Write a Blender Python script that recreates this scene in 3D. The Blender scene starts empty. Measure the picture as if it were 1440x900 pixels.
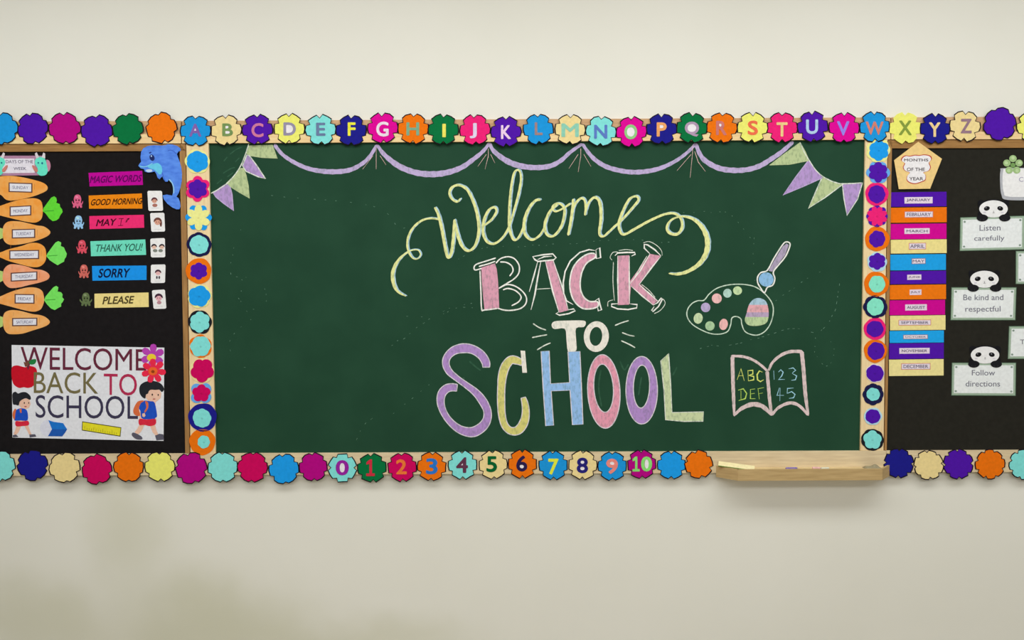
import bpy, math, random
from mathutils import Vector, Matrix
random.seed(7)
SC = bpy.context.scene
COL = SC.collection
R = math.radians

# ------------------------------------------------------------------ camera
F_PX = 1150.0                       # focal length in pixels of a 1440 x 900 frame
MM = 0.00276                        # size of one pixel on the wall, metres
DIST = F_PX * MM
CAM = Vector((0.0, -DIST, 1.665))
ROT = Matrix.Rotation(R(90 - 2.8), 3, 'X') @ Matrix.Rotation(R(-0.28), 3, 'Z')
cam_d = bpy.data.cameras.new('camera')
cam_d.sensor_width = 36.0
cam_d.lens = F_PX / 1440.0 * 36.0
cam = bpy.data.objects.new('camera', cam_d)
COL.objects.link(cam)
cam.matrix_world = Matrix.Translation(CAM) @ ROT.to_4x4()
SC.camera = cam

# ------------------------------------------------------------------ world, lamps, exposure
w = bpy.data.worlds.new('world')
SC.world = w
w.use_nodes = True
w.node_tree.nodes['Background'].inputs['Color'].default_value = (0.93, 0.97, 1.0, 1)
w.node_tree.nodes['Background'].inputs['Strength'].default_value = 0.21


def area_light(name, x, y, z, sx, sy, power, col):
    d = bpy.data.lights.new(name, 'AREA')
    d.shape = 'RECTANGLE'
    d.size, d.size_y = sx, sy
    d.energy = power
    d.color = col
    o = bpy.data.objects.new(name, d)
    COL.objects.link(o)
    o.location = (x, y, z)
    return o


area_light('ceiling_tube_near', 0.2, -1.4, 3.2, 6.4, 0.7, 85, (0.97, 0.985, 1.0))
area_light('ceiling_tube_far', 0.2, -4.2, 3.2, 6.4, 0.9, 112, (0.97, 0.985, 1.0))
rear_fill = area_light('rear_fill_light', 0.9, -7.0, 2.3, 7.0, 1.4, 42, (0.97, 0.99, 1.0))  # added fill behind the camera to even out the wall, no real window
rear_fill.rotation_euler = (R(90), 0, 0)
SC.view_settings.view_transform = 'Standard'
SC.view_settings.look = 'None'
SC.view_settings.gamma = 1.0
SC.view_settings.use_curve_mapping = False
SC.view_settings.exposure = 0.0
K = 0.795                            # light level the paper and paint colours are measured under


# ------------------------------------------------------------------ helpers
def P(px, py, d):
    """pixel of the photograph -> point on the plane that lies d metres in front of the wall"""
    v = ROT @ Vector(((px - 720.0) / F_PX, (450.0 - py) / F_PX, -1.0))
    t = (-d - CAM.y) / v.y
    return CAM + v * t


def lin(c):
    r = []
    for v in c:
        v /= 255.0
        r.append(v / 12.92 if v <= 0.04045 else ((v + 0.055) / 1.055) ** 2.4)
    return r


MATS = {}


def mat(key, rgb, rough=0.85, spec=0.12, vary=0.10, scale=90.0, rgb2=None, stretch=(1, 1, 1), k=None, ramp=(0.35, 0.68), detail=3.0):
    """a procedural material: rgb varied by noise (towards rgb2 when given)"""
    if key in MATS:
        return MATS[key]
    m = bpy.data.materials.new(key)
    m.use_nodes = True
    nt = m.node_tree
    b = nt.nodes['Principled BSDF']
    b.inputs['Roughness'].default_value = rough
    b.inputs['Specular IOR Level'].default_value = spec
    kk = k or K
    a = [min(v / kk, 0.92) for v in lin(rgb)]
    if rgb2 is None:
        c2 = [v * (1 - vary * 1.6) for v in a]
    else:
        c2 = [min(v / kk, 0.92) for v in lin(rgb2)]
    g = nt.nodes.new('ShaderNodeNewGeometry')
    mp = nt.nodes.new('ShaderNodeMapping')
    mp.inputs['Scale'].default_value = stretch
    n = nt.nodes.new('ShaderNodeTexNoise')
    n.inputs['Scale'].default_value = scale
    n.inputs['Detail'].default_value = detail
    cr = nt.nodes.new('ShaderNodeValToRGB')
    cr.color_ramp.elements[0].position = ramp[0]
    cr.color_ramp.elements[1].position = ramp[1]
    cr.color_ramp.elements[0].color = (*a, 1)
    cr.color_ramp.elements[1].color = (*c2, 1)
    L = nt.links.new
    L(g.outputs['Position'], mp.inputs['Vector'])
    L(mp.outputs['Vector'], n.inputs['Vector'])
    L(n.outputs['Fac'], cr.inputs['Fac'])
    L(cr.outputs['Color'], b.inputs['Base Color'])
    MATS[key] = m
    return m


GREEN = (27, 61, 43)


def paper(rgb):
    return mat('paper_%d_%d_%d' % rgb, rgb, 0.8, 0.12, 0.06)


def ink(rgb):
    return mat('ink_%d_%d_%d' % rgb, rgb, 0.8, 0.1, 0.08)


def chalk(rgb, cover=0.55):
    """dry chalk: the slate shows through the grain"""
    m2 = [rgb[i] * cover + GREEN[i] * (1 - cover) for i in range(3)]
    return mat('chalk_%d_%d_%d_%d' % (*rgb, int(cover * 100)), rgb, 1.0, 0.0, 0, 130.0, m2, (1, 1, 0.5), None, (0.46, 0.80), 4.0)


ORI = {}


def tag(o, label=None, cat=None, group=None, kind=None):
    if label: o['label'] = label
    if cat: o['category'] = cat
    if group: o['group'] = group
    if kind: o['kind'] = kind
    return o


def thing(name, label, cat, px, py, d, group=None):
    o = bpy.data.objects.new(name, None)
    o.empty_display_size = 0.03
    COL.objects.link(o)
    o.location = P(px, py, d)
    ORI[o.name] = o.location.copy()
    return tag(o, label, cat, group)


def link(name, me, m, parent, label=None, origin=None):
    """verts of me are world points; parent None makes it a top-level mesh"""
    if parent is not None:
        org = ORI[parent.name]
    else:
        if origin is None:
            org = Vector((0, 0, 0))
            for v in me.vertices: org += v.co
            org /= max(1, len(me.vertices))
        else:
            org = origin
    for v in me.vertices:
        v.co -= org
    me.materials.clear()
    me.materials.append(m)
    me.update()
    o = bpy.data.objects.new(name, me)
    COL.objects.link(o)
    if parent is not None:
        o.parent = parent
    else:
        o.location = org
    ORI[o.name] = org.copy()
    if label: o['label'] = label
    return o


def raw(name, verts, faces, m, parent, label=None):
    me = bpy.data.meshes.new(name)
    me.from_pydata([tuple(v) for v in verts], [], faces)
    return link(name, me, m, parent, label)


def flat(me, d, thick, f):
    """curve mesh in (x, -y, z) -> world sheet whose front lies d off the wall"""
    for v in me.vertices:
        px, py = f(v.co.x, -v.co.y)
        p = P(px, py, d)
        if v.co.z < 0: p = p + Vector((0, thick, 0))
        v.co = p


def plate(parent, name, loops, d, thick, m, label=None):
    """sheet cut to closed pixel outlines (inner loops are holes)"""
    if loops and isinstance(loops[0][0], (int, float)): loops = [loops]
    cu = bpy.data.curves.new(name, 'CURVE')
    cu.dimensions = '2D'
    cu.fill_mode = 'BOTH'
    cu.extrude = 0.5
    for lp in loops:
        s = cu.splines.new('POLY')
        s.points.add(len(lp) - 1)
        for i, (x, y) in enumerate(lp): s.points[i].co = (x, -y, 0, 1)
        s.use_cyclic_u = True
    t = bpy.data.objects.new('t', cu)
    me = bpy.data.meshes.new_from_object(t)
    bpy.data.objects.remove(t)
    bpy.data.curves.remove(cu)
    me.name = name
    flat(me, d, thick, lambda x, y: (x, y))
    return link(name, me, m, parent, label)


def text(parent, name, body, quad, d, m, bold=0.0, thick=0.0003, label=None, lines=1.0):
    """lettering stretched into a pixel box (x0,y0,x1,y1) or quad (tl,tr,br,bl); bold widens every stem"""
    if len(quad) == 4 and isinstance(quad[0], (int, float)):
        x0, y0, x1, y1 = quad
        quad = ((x0, y0), (x1, y0), (x1, y1), (x0, y1))
    cu = bpy.data.curves.new(name, 'FONT')
    cu.body = body
    cu.size = 1.0
    cu.align_x = 'CENTER'
    cu.space_line = lines
    cu.extrude = 0.5
    cu.resolution_u = 4
    t = bpy.data.objects.new('t', cu)
    me = bpy.data.meshes.new_from_object(t)
    bpy.data.objects.remove(t)
    bpy.data.curves.remove(cu)
    V0 = [tuple(v.co) for v in me.vertices]
    F0 = [tuple(p.vertices) for p in me.polygons]
    bpy.data.meshes.remove(me)
    shifts = [(0, 0)] + ([(bold * math.cos(k * math.pi / 4), bold * math.sin(k * math.pi / 4)) for k in range(8)] if bold else [])
    xs = [v[0] for v in V0]; ys = [v[1] for v in V0]
    ax, bx, ay, by = min(xs) - bold, max(xs) + bold, min(ys) - bold, max(ys) + bold
    (tl, tr, br, bl) = quad
    V, Fc = [], []
    for k, (sx, sy) in enumerate(shifts):
        o = len(V)
        for x, y, z in V0:
            u = (x + sx - ax) / (bx - ax); v = (by - y - sy) / (by - ay)
            X = (tl[0] * (1 - u) + tr[0] * u) * (1 - v) + (bl[0] * (1 - u) + br[0] * u) * v
            Y = (tl[1] * (1 - u) + tr[1] * u) * (1 - v) + (bl[1] * (1 - u) + br[1] * u) * v
            p = P(X, Y, d + k * 4e-6)
            if z < 0: p = p + Vector((0, thick, 0))
            V.append(p)
        Fc += [tuple(i + o for i in f) for f in F0]
    return raw(name, V, Fc, m, parent, label)


def crom(pts, closed=False, n=6):
    out = []
    N = len(pts)
    segs = N if closed else N - 1
    dim = len(pts[0])
    for i in range(segs):
        if closed:
            a, b, c, e = pts[(i - 1) % N], pts[i], pts[(i + 1) % N], pts[(i + 2) % N]
        else:
            a, b, c, e = pts[max(i - 1, 0)], pts[i], pts[i + 1], pts[min(i + 2, N - 1)]
        for k in range(n):
            t = k / n
            out.append(tuple(0.5 * (2 * b[j] + (c[j] - a[j]) * t + (2 * a[j] - 5 * b[j] + 4 * c[j] - e[j]) * t * t + (3 * b[j] - a[j] - 3 * c[j] + e[j]) * t ** 3) for j in range(dim)))
    if not closed: out.append(tuple(pts[-1]))
    return out


def stroke(parent, name, paths, width, d, m, smooth=True, closed=False, round_ends=True, label=None, thick=0.00035, wobble=0.12):
    """chalk or pen lines of varying width; paths = list of point lists (x, y[, width])"""
    if isinstance(paths[0][0], (int, float)): paths = [paths]
    V, Fc = [], []
    lift = 0.0
    for pts in paths:
        q = [(p[0], p[1], (p[2] if len(p) > 2 else width)) for p in pts]
        if smooth: q = crom(q, closed, 7)
        elif closed: q = q
        if closed: q = q + [q[0]]
        n = len(q)
        tot = 0; S = [0]
        for i in range(1, n):
            tot += math.hypot(q[i][0] - q[i - 1][0], q[i][1] - q[i - 1][1]); S.append(tot)
        base = len(V)
        for i in range(n):
            if closed:
                a = q[i - 1] if i else q[-2]; b = q[i + 1] if i < n - 1 else q[1]
            else:
                a = q[max(i - 1, 0)]; b = q[min(i + 1, n - 1)]
            dx, dy = b[0] - a[0], b[1] - a[1]
            l = math.hypot(dx, dy) or 1
            nx, ny = -dy / l, dx / l
            h = q[i][2] / 2 * (1 + wobble * math.sin(S[i] * 0.55 + base) * 0.6)
            if round_ends and not closed:
                e = min(S[i], tot - S[i])
                if e < h: h *= max(0.35, math.sqrt(max(0.0, 1 - (1 - e / max(h, 1e-6)) ** 2)))
            lift += 1.2e-6
            p1 = P(q[i][0] + nx * h, q[i][1] + ny * h, d + lift)
            p2 = P(q[i][0] - nx * h, q[i][1] - ny * h, d + lift)
            back = Vector((0, thick, 0))
            V += [p1, p2, p1 + back, p2 + back]
        for i in range(n - 1):
            o = base + i * 4
            Fc += [(o, o + 4, o + 5, o + 1), (o, o + 2, o + 6, o + 4), (o + 1, o + 5, o + 7, o + 3)]
        o = base + (n - 1) * 4
        Fc += [(base, base + 1, base + 3, base + 2), (o, o + 2, o + 3, o + 1)]
    return raw(name, V, Fc, m, parent, label)


def ell(cx, cy, rx, ry, rot=0, n=28, jit=0.0):
    c, s = math.cos(R(rot)), math.sin(R(rot))
    out = []
    for i in range(n):
        a = 2 * math.pi * i / n
        j = 1 + random.uniform(-jit, jit)
        x, y = rx * math.cos(a) * j, ry * math.sin(a) * j
        out.append((cx + x * c - y * s, cy + x * s + y * c))
    return out


def zz(pts, s, x0, y0):
    return [(x0 + p[0] / s, y0 + p[1] / s, *[w / s for w in p[2:]]) for p in pts]


def box_between(px0, py0, px1, py1, d_back, d_front):
    return None


def board_quad(parent, name, quad, d_front, d_back, m, label=None):
    """slab between pixel corners (tl,tr,br,bl), square to the wall"""
    f = [P(x, y, d_front) for x, y in quad]
    b = [v + Vector((0, d_front - d_back, 0)) for v in f]
    return raw(name, f + b, [(0, 3, 2, 1), (4, 5, 6, 7), (0, 1, 5, 4), (1, 2, 6, 5), (2, 3, 7, 6), (3, 0, 4, 7)], m, parent, label)


def wbox(name, x0, x1, y0, y1, z0, z1, m):
    V = [(x, y, z) for x in (x0, x1) for y in (y0, y1) for z in (z0, z1)]
    o = raw(name, [Vector(v) for v in V], [(0, 1, 3, 2), (4, 6, 7, 5), (0, 4, 5, 1), (2, 3, 7, 6), (0, 2, 6, 4), (1, 5, 7, 3)], m, None)
    o['kind'] = 'structure'
    return o


# ------------------------------------------------------------------ setting
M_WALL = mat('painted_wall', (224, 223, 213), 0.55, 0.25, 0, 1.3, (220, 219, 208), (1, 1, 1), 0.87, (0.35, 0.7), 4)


def olive_patches(m, spots, rgb):
    """darker olive patches with ragged edges, mixed into the wall colour"""
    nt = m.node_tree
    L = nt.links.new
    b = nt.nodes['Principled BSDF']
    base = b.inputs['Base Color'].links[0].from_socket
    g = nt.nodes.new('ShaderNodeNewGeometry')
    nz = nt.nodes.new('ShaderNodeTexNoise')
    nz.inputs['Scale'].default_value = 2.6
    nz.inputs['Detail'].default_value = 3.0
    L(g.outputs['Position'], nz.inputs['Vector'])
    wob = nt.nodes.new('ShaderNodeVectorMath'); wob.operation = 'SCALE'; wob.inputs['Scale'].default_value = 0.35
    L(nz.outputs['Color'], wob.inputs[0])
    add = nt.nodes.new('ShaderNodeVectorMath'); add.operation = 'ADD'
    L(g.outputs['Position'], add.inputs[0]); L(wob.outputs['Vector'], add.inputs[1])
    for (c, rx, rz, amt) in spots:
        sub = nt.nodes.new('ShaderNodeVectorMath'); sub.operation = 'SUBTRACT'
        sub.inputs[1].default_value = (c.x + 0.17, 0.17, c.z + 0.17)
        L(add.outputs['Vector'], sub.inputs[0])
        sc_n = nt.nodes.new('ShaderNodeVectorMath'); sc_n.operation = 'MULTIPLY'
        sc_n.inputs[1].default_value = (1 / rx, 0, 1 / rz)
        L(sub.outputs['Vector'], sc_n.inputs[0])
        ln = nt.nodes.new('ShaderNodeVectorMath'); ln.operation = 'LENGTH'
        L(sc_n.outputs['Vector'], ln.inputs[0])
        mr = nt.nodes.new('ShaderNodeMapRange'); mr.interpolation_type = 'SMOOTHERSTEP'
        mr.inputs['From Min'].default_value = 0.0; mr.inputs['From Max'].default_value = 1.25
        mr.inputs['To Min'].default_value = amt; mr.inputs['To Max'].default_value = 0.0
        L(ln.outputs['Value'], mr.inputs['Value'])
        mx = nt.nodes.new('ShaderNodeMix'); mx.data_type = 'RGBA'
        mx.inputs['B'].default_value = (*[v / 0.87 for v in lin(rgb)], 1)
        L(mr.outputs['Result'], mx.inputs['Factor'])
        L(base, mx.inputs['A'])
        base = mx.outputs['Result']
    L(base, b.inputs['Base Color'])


olive_patches(M_WALL, [(P(300, 890, 0), 0.62, 0.30, 0.62), (P(55, 872, 0), 0.36, 0.24, 0.5), (P(175, 745, 0), 0.22, 0.30, 0.38), (P(520, 905, 0), 0.55, 0.16, 0.4)], (188, 187, 158))
M_FLOOR = mat('floor_tiles', (140, 124, 90), 0.4, 0.3, 0.1, 3.0)
M_CEIL = mat('ceiling_paint', (235, 235, 230), 0.9, 0.1, 0.02, 2.0)
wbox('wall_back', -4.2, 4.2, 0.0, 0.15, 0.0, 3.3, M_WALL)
wbox('floor', -4.2, 4.2, -6.5, 0.15, -0.1, 0.0, M_FLOOR)
wbox('ceiling', -4.2, 4.2, -6.5, 0.15, 3.3, 3.4, M_CEIL)

# ------------------------------------------------------------------ boards
def wood(key, a, b, vert=False):
    return mat(key, a, 0.6, 0.2, 0, 14.0, b, (9, 1, 0.9) if vert else (0.9, 1, 9), None, (0.3, 0.75), 5)


W_RAIL = wood('pale_pine_rail', (196, 160, 120), (172, 134, 96))
W_LIP = wood('light_pine_bead', (232, 200, 150), (214, 178, 128))
W_STILE = wood('light_pine_stile', (226, 202, 158), (212, 184, 138), True)
W_BROWN = wood('brown_wood_lip', (156, 116, 66), (128, 92, 48))
W_BROWNV = wood('brown_wood_lip_upright', (160, 120, 72), (134, 98, 56), True)
W_LOW = wood('pale_pine_low_rail', (208, 191, 156), (190, 170, 136))
M_BLACK_L = mat('black_felt', (27, 25, 26), 0.95, 0.05, 0.12, 60)
M_BLACK_R = mat('charcoal_felt', (38, 37, 32), 0.95, 0.05, 0.1, 60)
M_GREEN = mat('green_chalk_slate', GREEN, 0.75, 0.12, 0, 5.5, (32, 67, 48), (1, 1, 1), None, (0.4, 0.75), 6)

D_PAN, D_LIP, D_RAIL = 0.012, 0.018, 0.022
cb = thing('chalkboard', 'large green chalkboard in a pale wooden frame with a coloured chalk welcome message', 'chalkboard', 750, 635, 0)
board_quad(cb, 'writing_surface', [(268, 190), (1242, 188), (1236, 645), (272, 648)], D_PAN, 0.001, M_GREEN, 'green slate writing surface')
board_quad(cb, 'top_rail', [(256, 170), (1252, 165), (1252, 188), (256, 189)], D_RAIL - 0.004, 0.0, W_RAIL)
board_quad(cb, 'top_bead', [(256, 188.5), (1252, 186), (1252, 196), (256, 201.5)], D_RAIL, 0.0, W_LIP, 'lighter bead along the top rail')
board_quad(cb, 'bottom_rail', [(263, 638), (1246, 634), (1246, 664), (263, 668)], D_RAIL, 0.0, W_LOW)
board_quad(cb, 'stile', [(262, 201.6), (293, 201.6), (303, 637.8), (268, 637.8)], D_RAIL - 0.001, 0.0, W_STILE)
board_quad(cb, 'stile', [(1217, 196.2), (1248, 196.2), (1242.4, 633.8), (1210, 633.8)], D_RAIL - 0.001, 0.0, W_STILE)

lb = thing('pinboard', 'black pinboard left of the green chalkboard with carrots and word strips', 'pinboard', 40, 638, 0)
board_quad(lb, 'felt_panel', [(-190, 205), (256, 205), (261, 637.4), (-190, 641)], D_PAN, 0.001, M_BLACK_L)
board_quad(lb, 'top_rail', [(-200, 172), (254.3, 170), (254.3, 189), (-200, 191)], D_RAIL - 0.004, 0.0, W_RAIL)
board_quad(lb, 'top_bead', [(-200, 190.5), (254.3, 188.5), (254.3, 201.5), (-200, 203)], D_RAIL, 0.0, W_LIP)
board_quad(lb, 'inner_lip', [(-200, 203.5), (253, 202.4), (261, 212), (-200, 214.5)], D_LIP, 0.0, W_BROWN, 'brown inner lip')
board_quad(lb, 'inner_lip', [(252.5, 202.4), (261, 202.4), (266.4, 637.2), (260.5, 637.2)], D_LIP, 0.0, W_BROWNV, 'brown inner lip')
board_quad(lb, 'bottom_rail', [(-200, 640), (262.5, 638), (262.5, 668), (-200, 670)], D_RAIL, 0.0, W_LOW)
board_quad(lb, 'stile', [(-222, 172), (-202, 172), (-202, 670), (-222, 670)], D_RAIL, 0.0, W_STILE)

rb = thing('pinboard', 'black pinboard right of the green chalkboard with month strips and panda signs', 'pinboard', 1400, 634, 0)
board_quad(rb, 'felt_panel', [(1252, 200), (1640, 200), (1640, 638), (1247.5, 638)], D_PAN, 0.001, M_BLACK_R)
board_quad(rb, 'top_rail', [(1253.7, 165), (1650, 163), (1650, 185), (1253.7, 186)], D_RAIL - 0.004, 0.0, W_RAIL)
board_quad(rb, 'top_bead', [(1253.7, 186), (1650, 184), (1650, 195), (1253.7, 196)], D_RAIL, 0.0, W_LIP)
board_quad(rb, 'inner_lip', [(1249.5, 197.2), (1650, 195), (1650, 207), (1254.5, 208.5)], D_LIP, 0.0, W_BROWN, 'brown inner lip')
board_quad(rb, 'inner_lip', [(1249, 197.4), (1254.5, 197.4), (1247, 633.2), (1243.8, 633.2)], D_LIP, 0.0, W_BROWNV, 'brown inner lip')
board_quad(rb, 'bottom_rail', [(1246.5, 634), (1650, 632), (1650, 663), (1246.5, 664)], D_RAIL, 0.0, W_LOW)
board_quad(rb, 'stile', [(1652, 163), (1674, 163), (1674, 663), (1652, 663)], D_RAIL, 0.0, W_STILE)

# ------------------------------------------------------------------ chalk tray and what lies in it
W_TRAY = wood('tray_pine', (182, 156, 110), (160, 134, 90))
W_TRAYI = wood('tray_pine_inside', (206, 186, 142), (186, 162, 116))
tr = thing('chalk_tray', 'pale wooden chalk tray with angled ends under the right end of the chalkboard', 'chalk tray', 1140, 664, 0.02)
dF = 0.088
zt = P(1140, 660, dF).z
zb = P(1140, 675.5, dF).z
XB0, XB1 = P(1007, 660, D_RAIL).x, P(1251, 660, D_RAIL).x
XF0, XF1 = P(1038, 660, dF).x, P(1241, 660, dF).x


def prism(parent, name, plan, z0, z1, m, label=None):
    n = len(plan)
    V = [Vector((x, -d, z0)) for x, d in plan] + [Vector((x, -d, z1)) for x, d in plan]
    Fc = [tuple(range(n)), tuple(range(2 * n - 1, n - 1, -1))]
    Fc += [(i, (i + 1) % n, n + (i + 1) % n, n + i) for i in range(n)]
    return raw(name, V, Fc, m, parent, label)


t = 0.009
prism(tr, 'tray_base', [(XB0 + 0.004, D_RAIL), (XB1 - 0.004, D_RAIL), (XF1 - 0.004, dF - 0.004), (XF0 + 0.004, dF - 0.004)], zb + 0.0005, zt - 0.007, W_TRAYI)
prism(tr, 'front_lip', [(XF0, dF), (XF1, dF), (XF1, dF - t), (XF0, dF - t)], zb - 0.0005, zt, W_TRAY)
prism(tr, 'end_lip', [(XB0, D_RAIL + 0.0002), (XF0, dF), (XF0 + 0.004, dF - t), (XB0 + t, D_RAIL)], zb - 0.0005, zt, W_TRAY)
prism(tr, 'end_lip', [(XB1, D_RAIL), (XF1, dF), (XF1 - 0.004, dF - t), (XB1 - t, D_RAIL)], zb - 0.0005, zt, W_TRAY)


def bar(parent, name, a, b, wv, hv, m, label=None):
    """bar from a to b, half section vectors wv, hv"""
    V = []
    for p in (a, b):
        V += [p + wv + hv, p - wv + hv, p - wv - hv, p + wv - hv]
    return raw(name, V, [(0, 1, 2, 3), (7, 6, 5, 4), (0, 4, 5, 1), (1, 5, 6, 2), (2, 6, 7, 3), (3, 7, 4, 0)], m, parent, label)


zfl = zt - 0.007
ru = thing('wooden_ruler', 'flat pale ruler with a green edge lying over the left end of the chalk tray', 'ruler', 1036, 652, 0.06)
a = Vector((P(1010, 646, 0.03).x, -0.034, zt + 0.012)); b = Vector((P(1062, 656, 0.08).x, -0.072, zt + 0.001))
dr = (b - a).normalized()
side = Vector((0, 0, 1)).cross(dr).normalized()
up = dr.cross(side).normalized()
tilt = (side * 0.75 + up * 0.66).normalized()
nrm = dr.cross(tilt)
body = bar(ru, 'blade', a, b, tilt * 0.0105, nrm * 0.0015, mat('ruler_wood', (224, 210, 160), 0.6, 0.2, 0.08))
lo = -tilt if tilt.z > 0 else tilt
bar(ru, 'green_edge', a + lo * 0.0115, b + lo * 0.0115, tilt * 0.0013, nrm * 0.0016, mat('ruler_green', (98, 122, 52), 0.6, 0.2, 0.08), 'green painted edge')


def chalk_stick(name, label, px, py, d, length, rgb, ang):
    th = thing(name, label, 'chalk', px, py, d, None)
    c = ORI[th.name].copy(); c.z = zfl + 0.0052
    r = 0.0052
    u = Vector((math.cos(R(ang)), math.sin(R(ang)), 0)); s = Vector((-u.y, u.x, 0)); k = Vector((0, 0, 1))
    V, Fc = [], []
    rings = [(-0.5, 0.75), (-0.46, 1.0), (0.44, 0.98), (0.5, 0.7)]
    n = 14
    for f, q in rings:
        for i in range(n):
            an = 2 * math.pi * i / n
            V.append(c + u * (f * length) + s * (r * q * math.cos(an)) + k * (r * q * math.sin(an)))
    for j in range(3):
        for i in range(n):
            Fc.append((j * n + i, j * n + (i + 1) % n, (j + 1) * n + (i + 1) % n, (j + 1) * n + i))
    Fc += [tuple(range(n - 1, -1, -1)), tuple(range(3 * n, 4 * n))]
    th.location = c; ORI[th.name] = c.copy()
    raw('stick', V, Fc, mat('chalk_stick_%d' % rgb[0], rgb, 1.0, 0.0, 0.1), th)


chalk_stick('chalk_stick', 'short violet chalk stick in the middle of the wooden tray', 1113, 656, 0.066, 0.045, (130, 112, 165), 4)
chalk_stick('chalk_stick', 'stub of pink chalk right of the violet stick in the tray', 1148, 656, 0.062, 0.030, (214, 170, 165), -12)
chalk_stick('chalk_stick', 'whitish chalk stick right of the pink stub in the tray', 1160, 656, 0.070, 0.034, (205, 205, 185), 10)
# folded duster at the right end
du = thing('chalk_duster', 'crumpled grey cleaning cloth at the right end of the chalk tray', 'cloth', 1230, 656, 0.055)
V, Fc = [], []
NX, NY = 14, 7
xa, xb = P(1216, 656, .055).x, P(1240, 656, .055).x
for i in range(NX):
    for j in range(NY):
        u_, v_ = i / (NX - 1), j / (NY - 1)
        h = 0.014 * (math.sin(math.pi * u_) * math.sin(math.pi * v_)) ** 0.6 * (1 + 0.3 * math.sin(9 * u_ + 4 * v_))
        V.append(Vector((xa + (xb - xa) * u_, -(0.030 + 0.045 * v_), zfl + 0.0006 + h)))
for i in range(NX - 1):
    for j in range(NY - 1):
        o = i * NY + j
        Fc.append((o, o + NY, o + NY + 1, o + 1))
ru2 = raw('cloth', V, Fc, mat('duster_cloth', (150, 140, 112), 0.95, 0.05, 0.15), du)

# ------------------------------------------------------------------ chalk drawing on the board
DC = D_PAN + 0.0004
LAV = chalk((176, 160, 198), 0.72)
LAV2 = chalk((168, 140, 192), 0.7)
PGRN = chalk((172, 186, 140), 0.68)
WHT = chalk((222, 226, 216), 0.75)
WHT2 = chalk((205, 212, 200), 0.5)
YEL = chalk((212, 214, 148), 0.7)
CBLU = chalk((158, 190, 208), 0.6)
PNK = chalk((204, 148, 168), 0.72)
PUR = chalk((166, 132, 190), 0.74)
YOL = chalk((200, 194, 116), 0.74)
SKY = chalk((140, 178, 222), 0.74)
ROSE = chalk((214, 146, 166), 0.74)
LGR = chalk((188, 200, 158), 0.72)

swags = [
    [(385.6, 203, 5), (397, 217, 5), (415, 229, 5.5), (437, 238, 6), (464, 241.5, 7), (490, 239.5, 6.5), (508, 231, 5.5), (520, 220, 5), (530, 203.5, 4)],
    [(530, 203.5, 4), (541, 218, 6), (560, 233, 8), (582, 242, 8), (604, 245, 8.5), (627, 243, 8), (649, 235.5, 7), (667, 223, 6), (680, 212, 5), (688.4, 201, 4)],
    [(688.4, 201, 4), (695, 213, 6), (716, 228, 8), (742, 235, 7.5), (769, 234.5, 7), (787, 227, 6), (802, 214, 5), (819, 202, 4)],
    [(819, 202, 4), (827, 214, 5), (838, 225.5, 6), (855.6, 235.6, 6.5), (882, 241.5, 6.5), (904.4, 241.5, 6.5), (927, 237, 6), (949, 227, 5), (967, 214, 4.5), (978.4, 202, 4)],
    [(978.4, 202, 5), (984.4, 217, 6), (993, 227, 7), (1011, 236.5, 7.5), (1031, 239.5, 7.5), (1051, 238.5, 7), (1069, 233, 7), (1084, 224, 6.5), (1100, 213, 6), (1115.6, 199, 5)],
]
for s in swags:
    stroke(cb, 'chalk_swag', s, 6, DC, LAV, label='lavender chalk swag of the drawn garland')
TAS = chalk((206, 176, 170), 0.6)
tass = [[(524.4, 219), (510, 238)], [(529, 217), (529, 238)], [(534.4, 219), (543, 232)],
        [(684, 217), (672, 234)], [(686.7, 219), (682, 238)], [(690, 217), (696, 229.5)],
        [(813, 217), (800, 237)], [(816.7, 219), (813, 242)], [(821, 217), (831, 234)],
        [(972, 217), (952, 240)], [(974, 214), (970.5, 250)], [(977, 213), (982, 228), (992, 241)]]
for k in range(4):
    g = tass[3 * k:3 * k + 3]
    g = [[(p[0], p[1], 1.9 if i == 0 else 1.1) for i, p in enumerate(l)] for l in g]
    top = (g[1][0][0], g[1][0][1])
    stroke(cb, 'chalk_tassel', g + [[(top[0], top[1] - 10, 2.5), (g[1][0][0], g[1][0][1] + 3, 1.5)]], 1.5, DC + 0.0003, TAS, smooth=False, label='pinkish chalk tassel')

stroke(cb, 'chalk_cord', [(296.7, 272), (309, 265), (319, 258), (330, 246), (338, 234), (344, 220), (350, 202)], 1.4, DC + 0.0004, WHT2)
stroke(cb, 'chalk_cord', [(1125, 200), (1131, 214), (1138, 225.5), (1147, 239), (1157, 248), (1170, 255), (1185, 258.5), (1213, 257)], 1.3, DC + 0.0004, WHT2)


def pennant(pts, m, edge, lab):
    o = plate(cb, 'chalk_pennant', pts, DC, 0.0003, m, lab)
    stroke(o, 'chalk_edge', pts, 1.5, DC + 0.0003, edge, smooth=False, closed=True)


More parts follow.
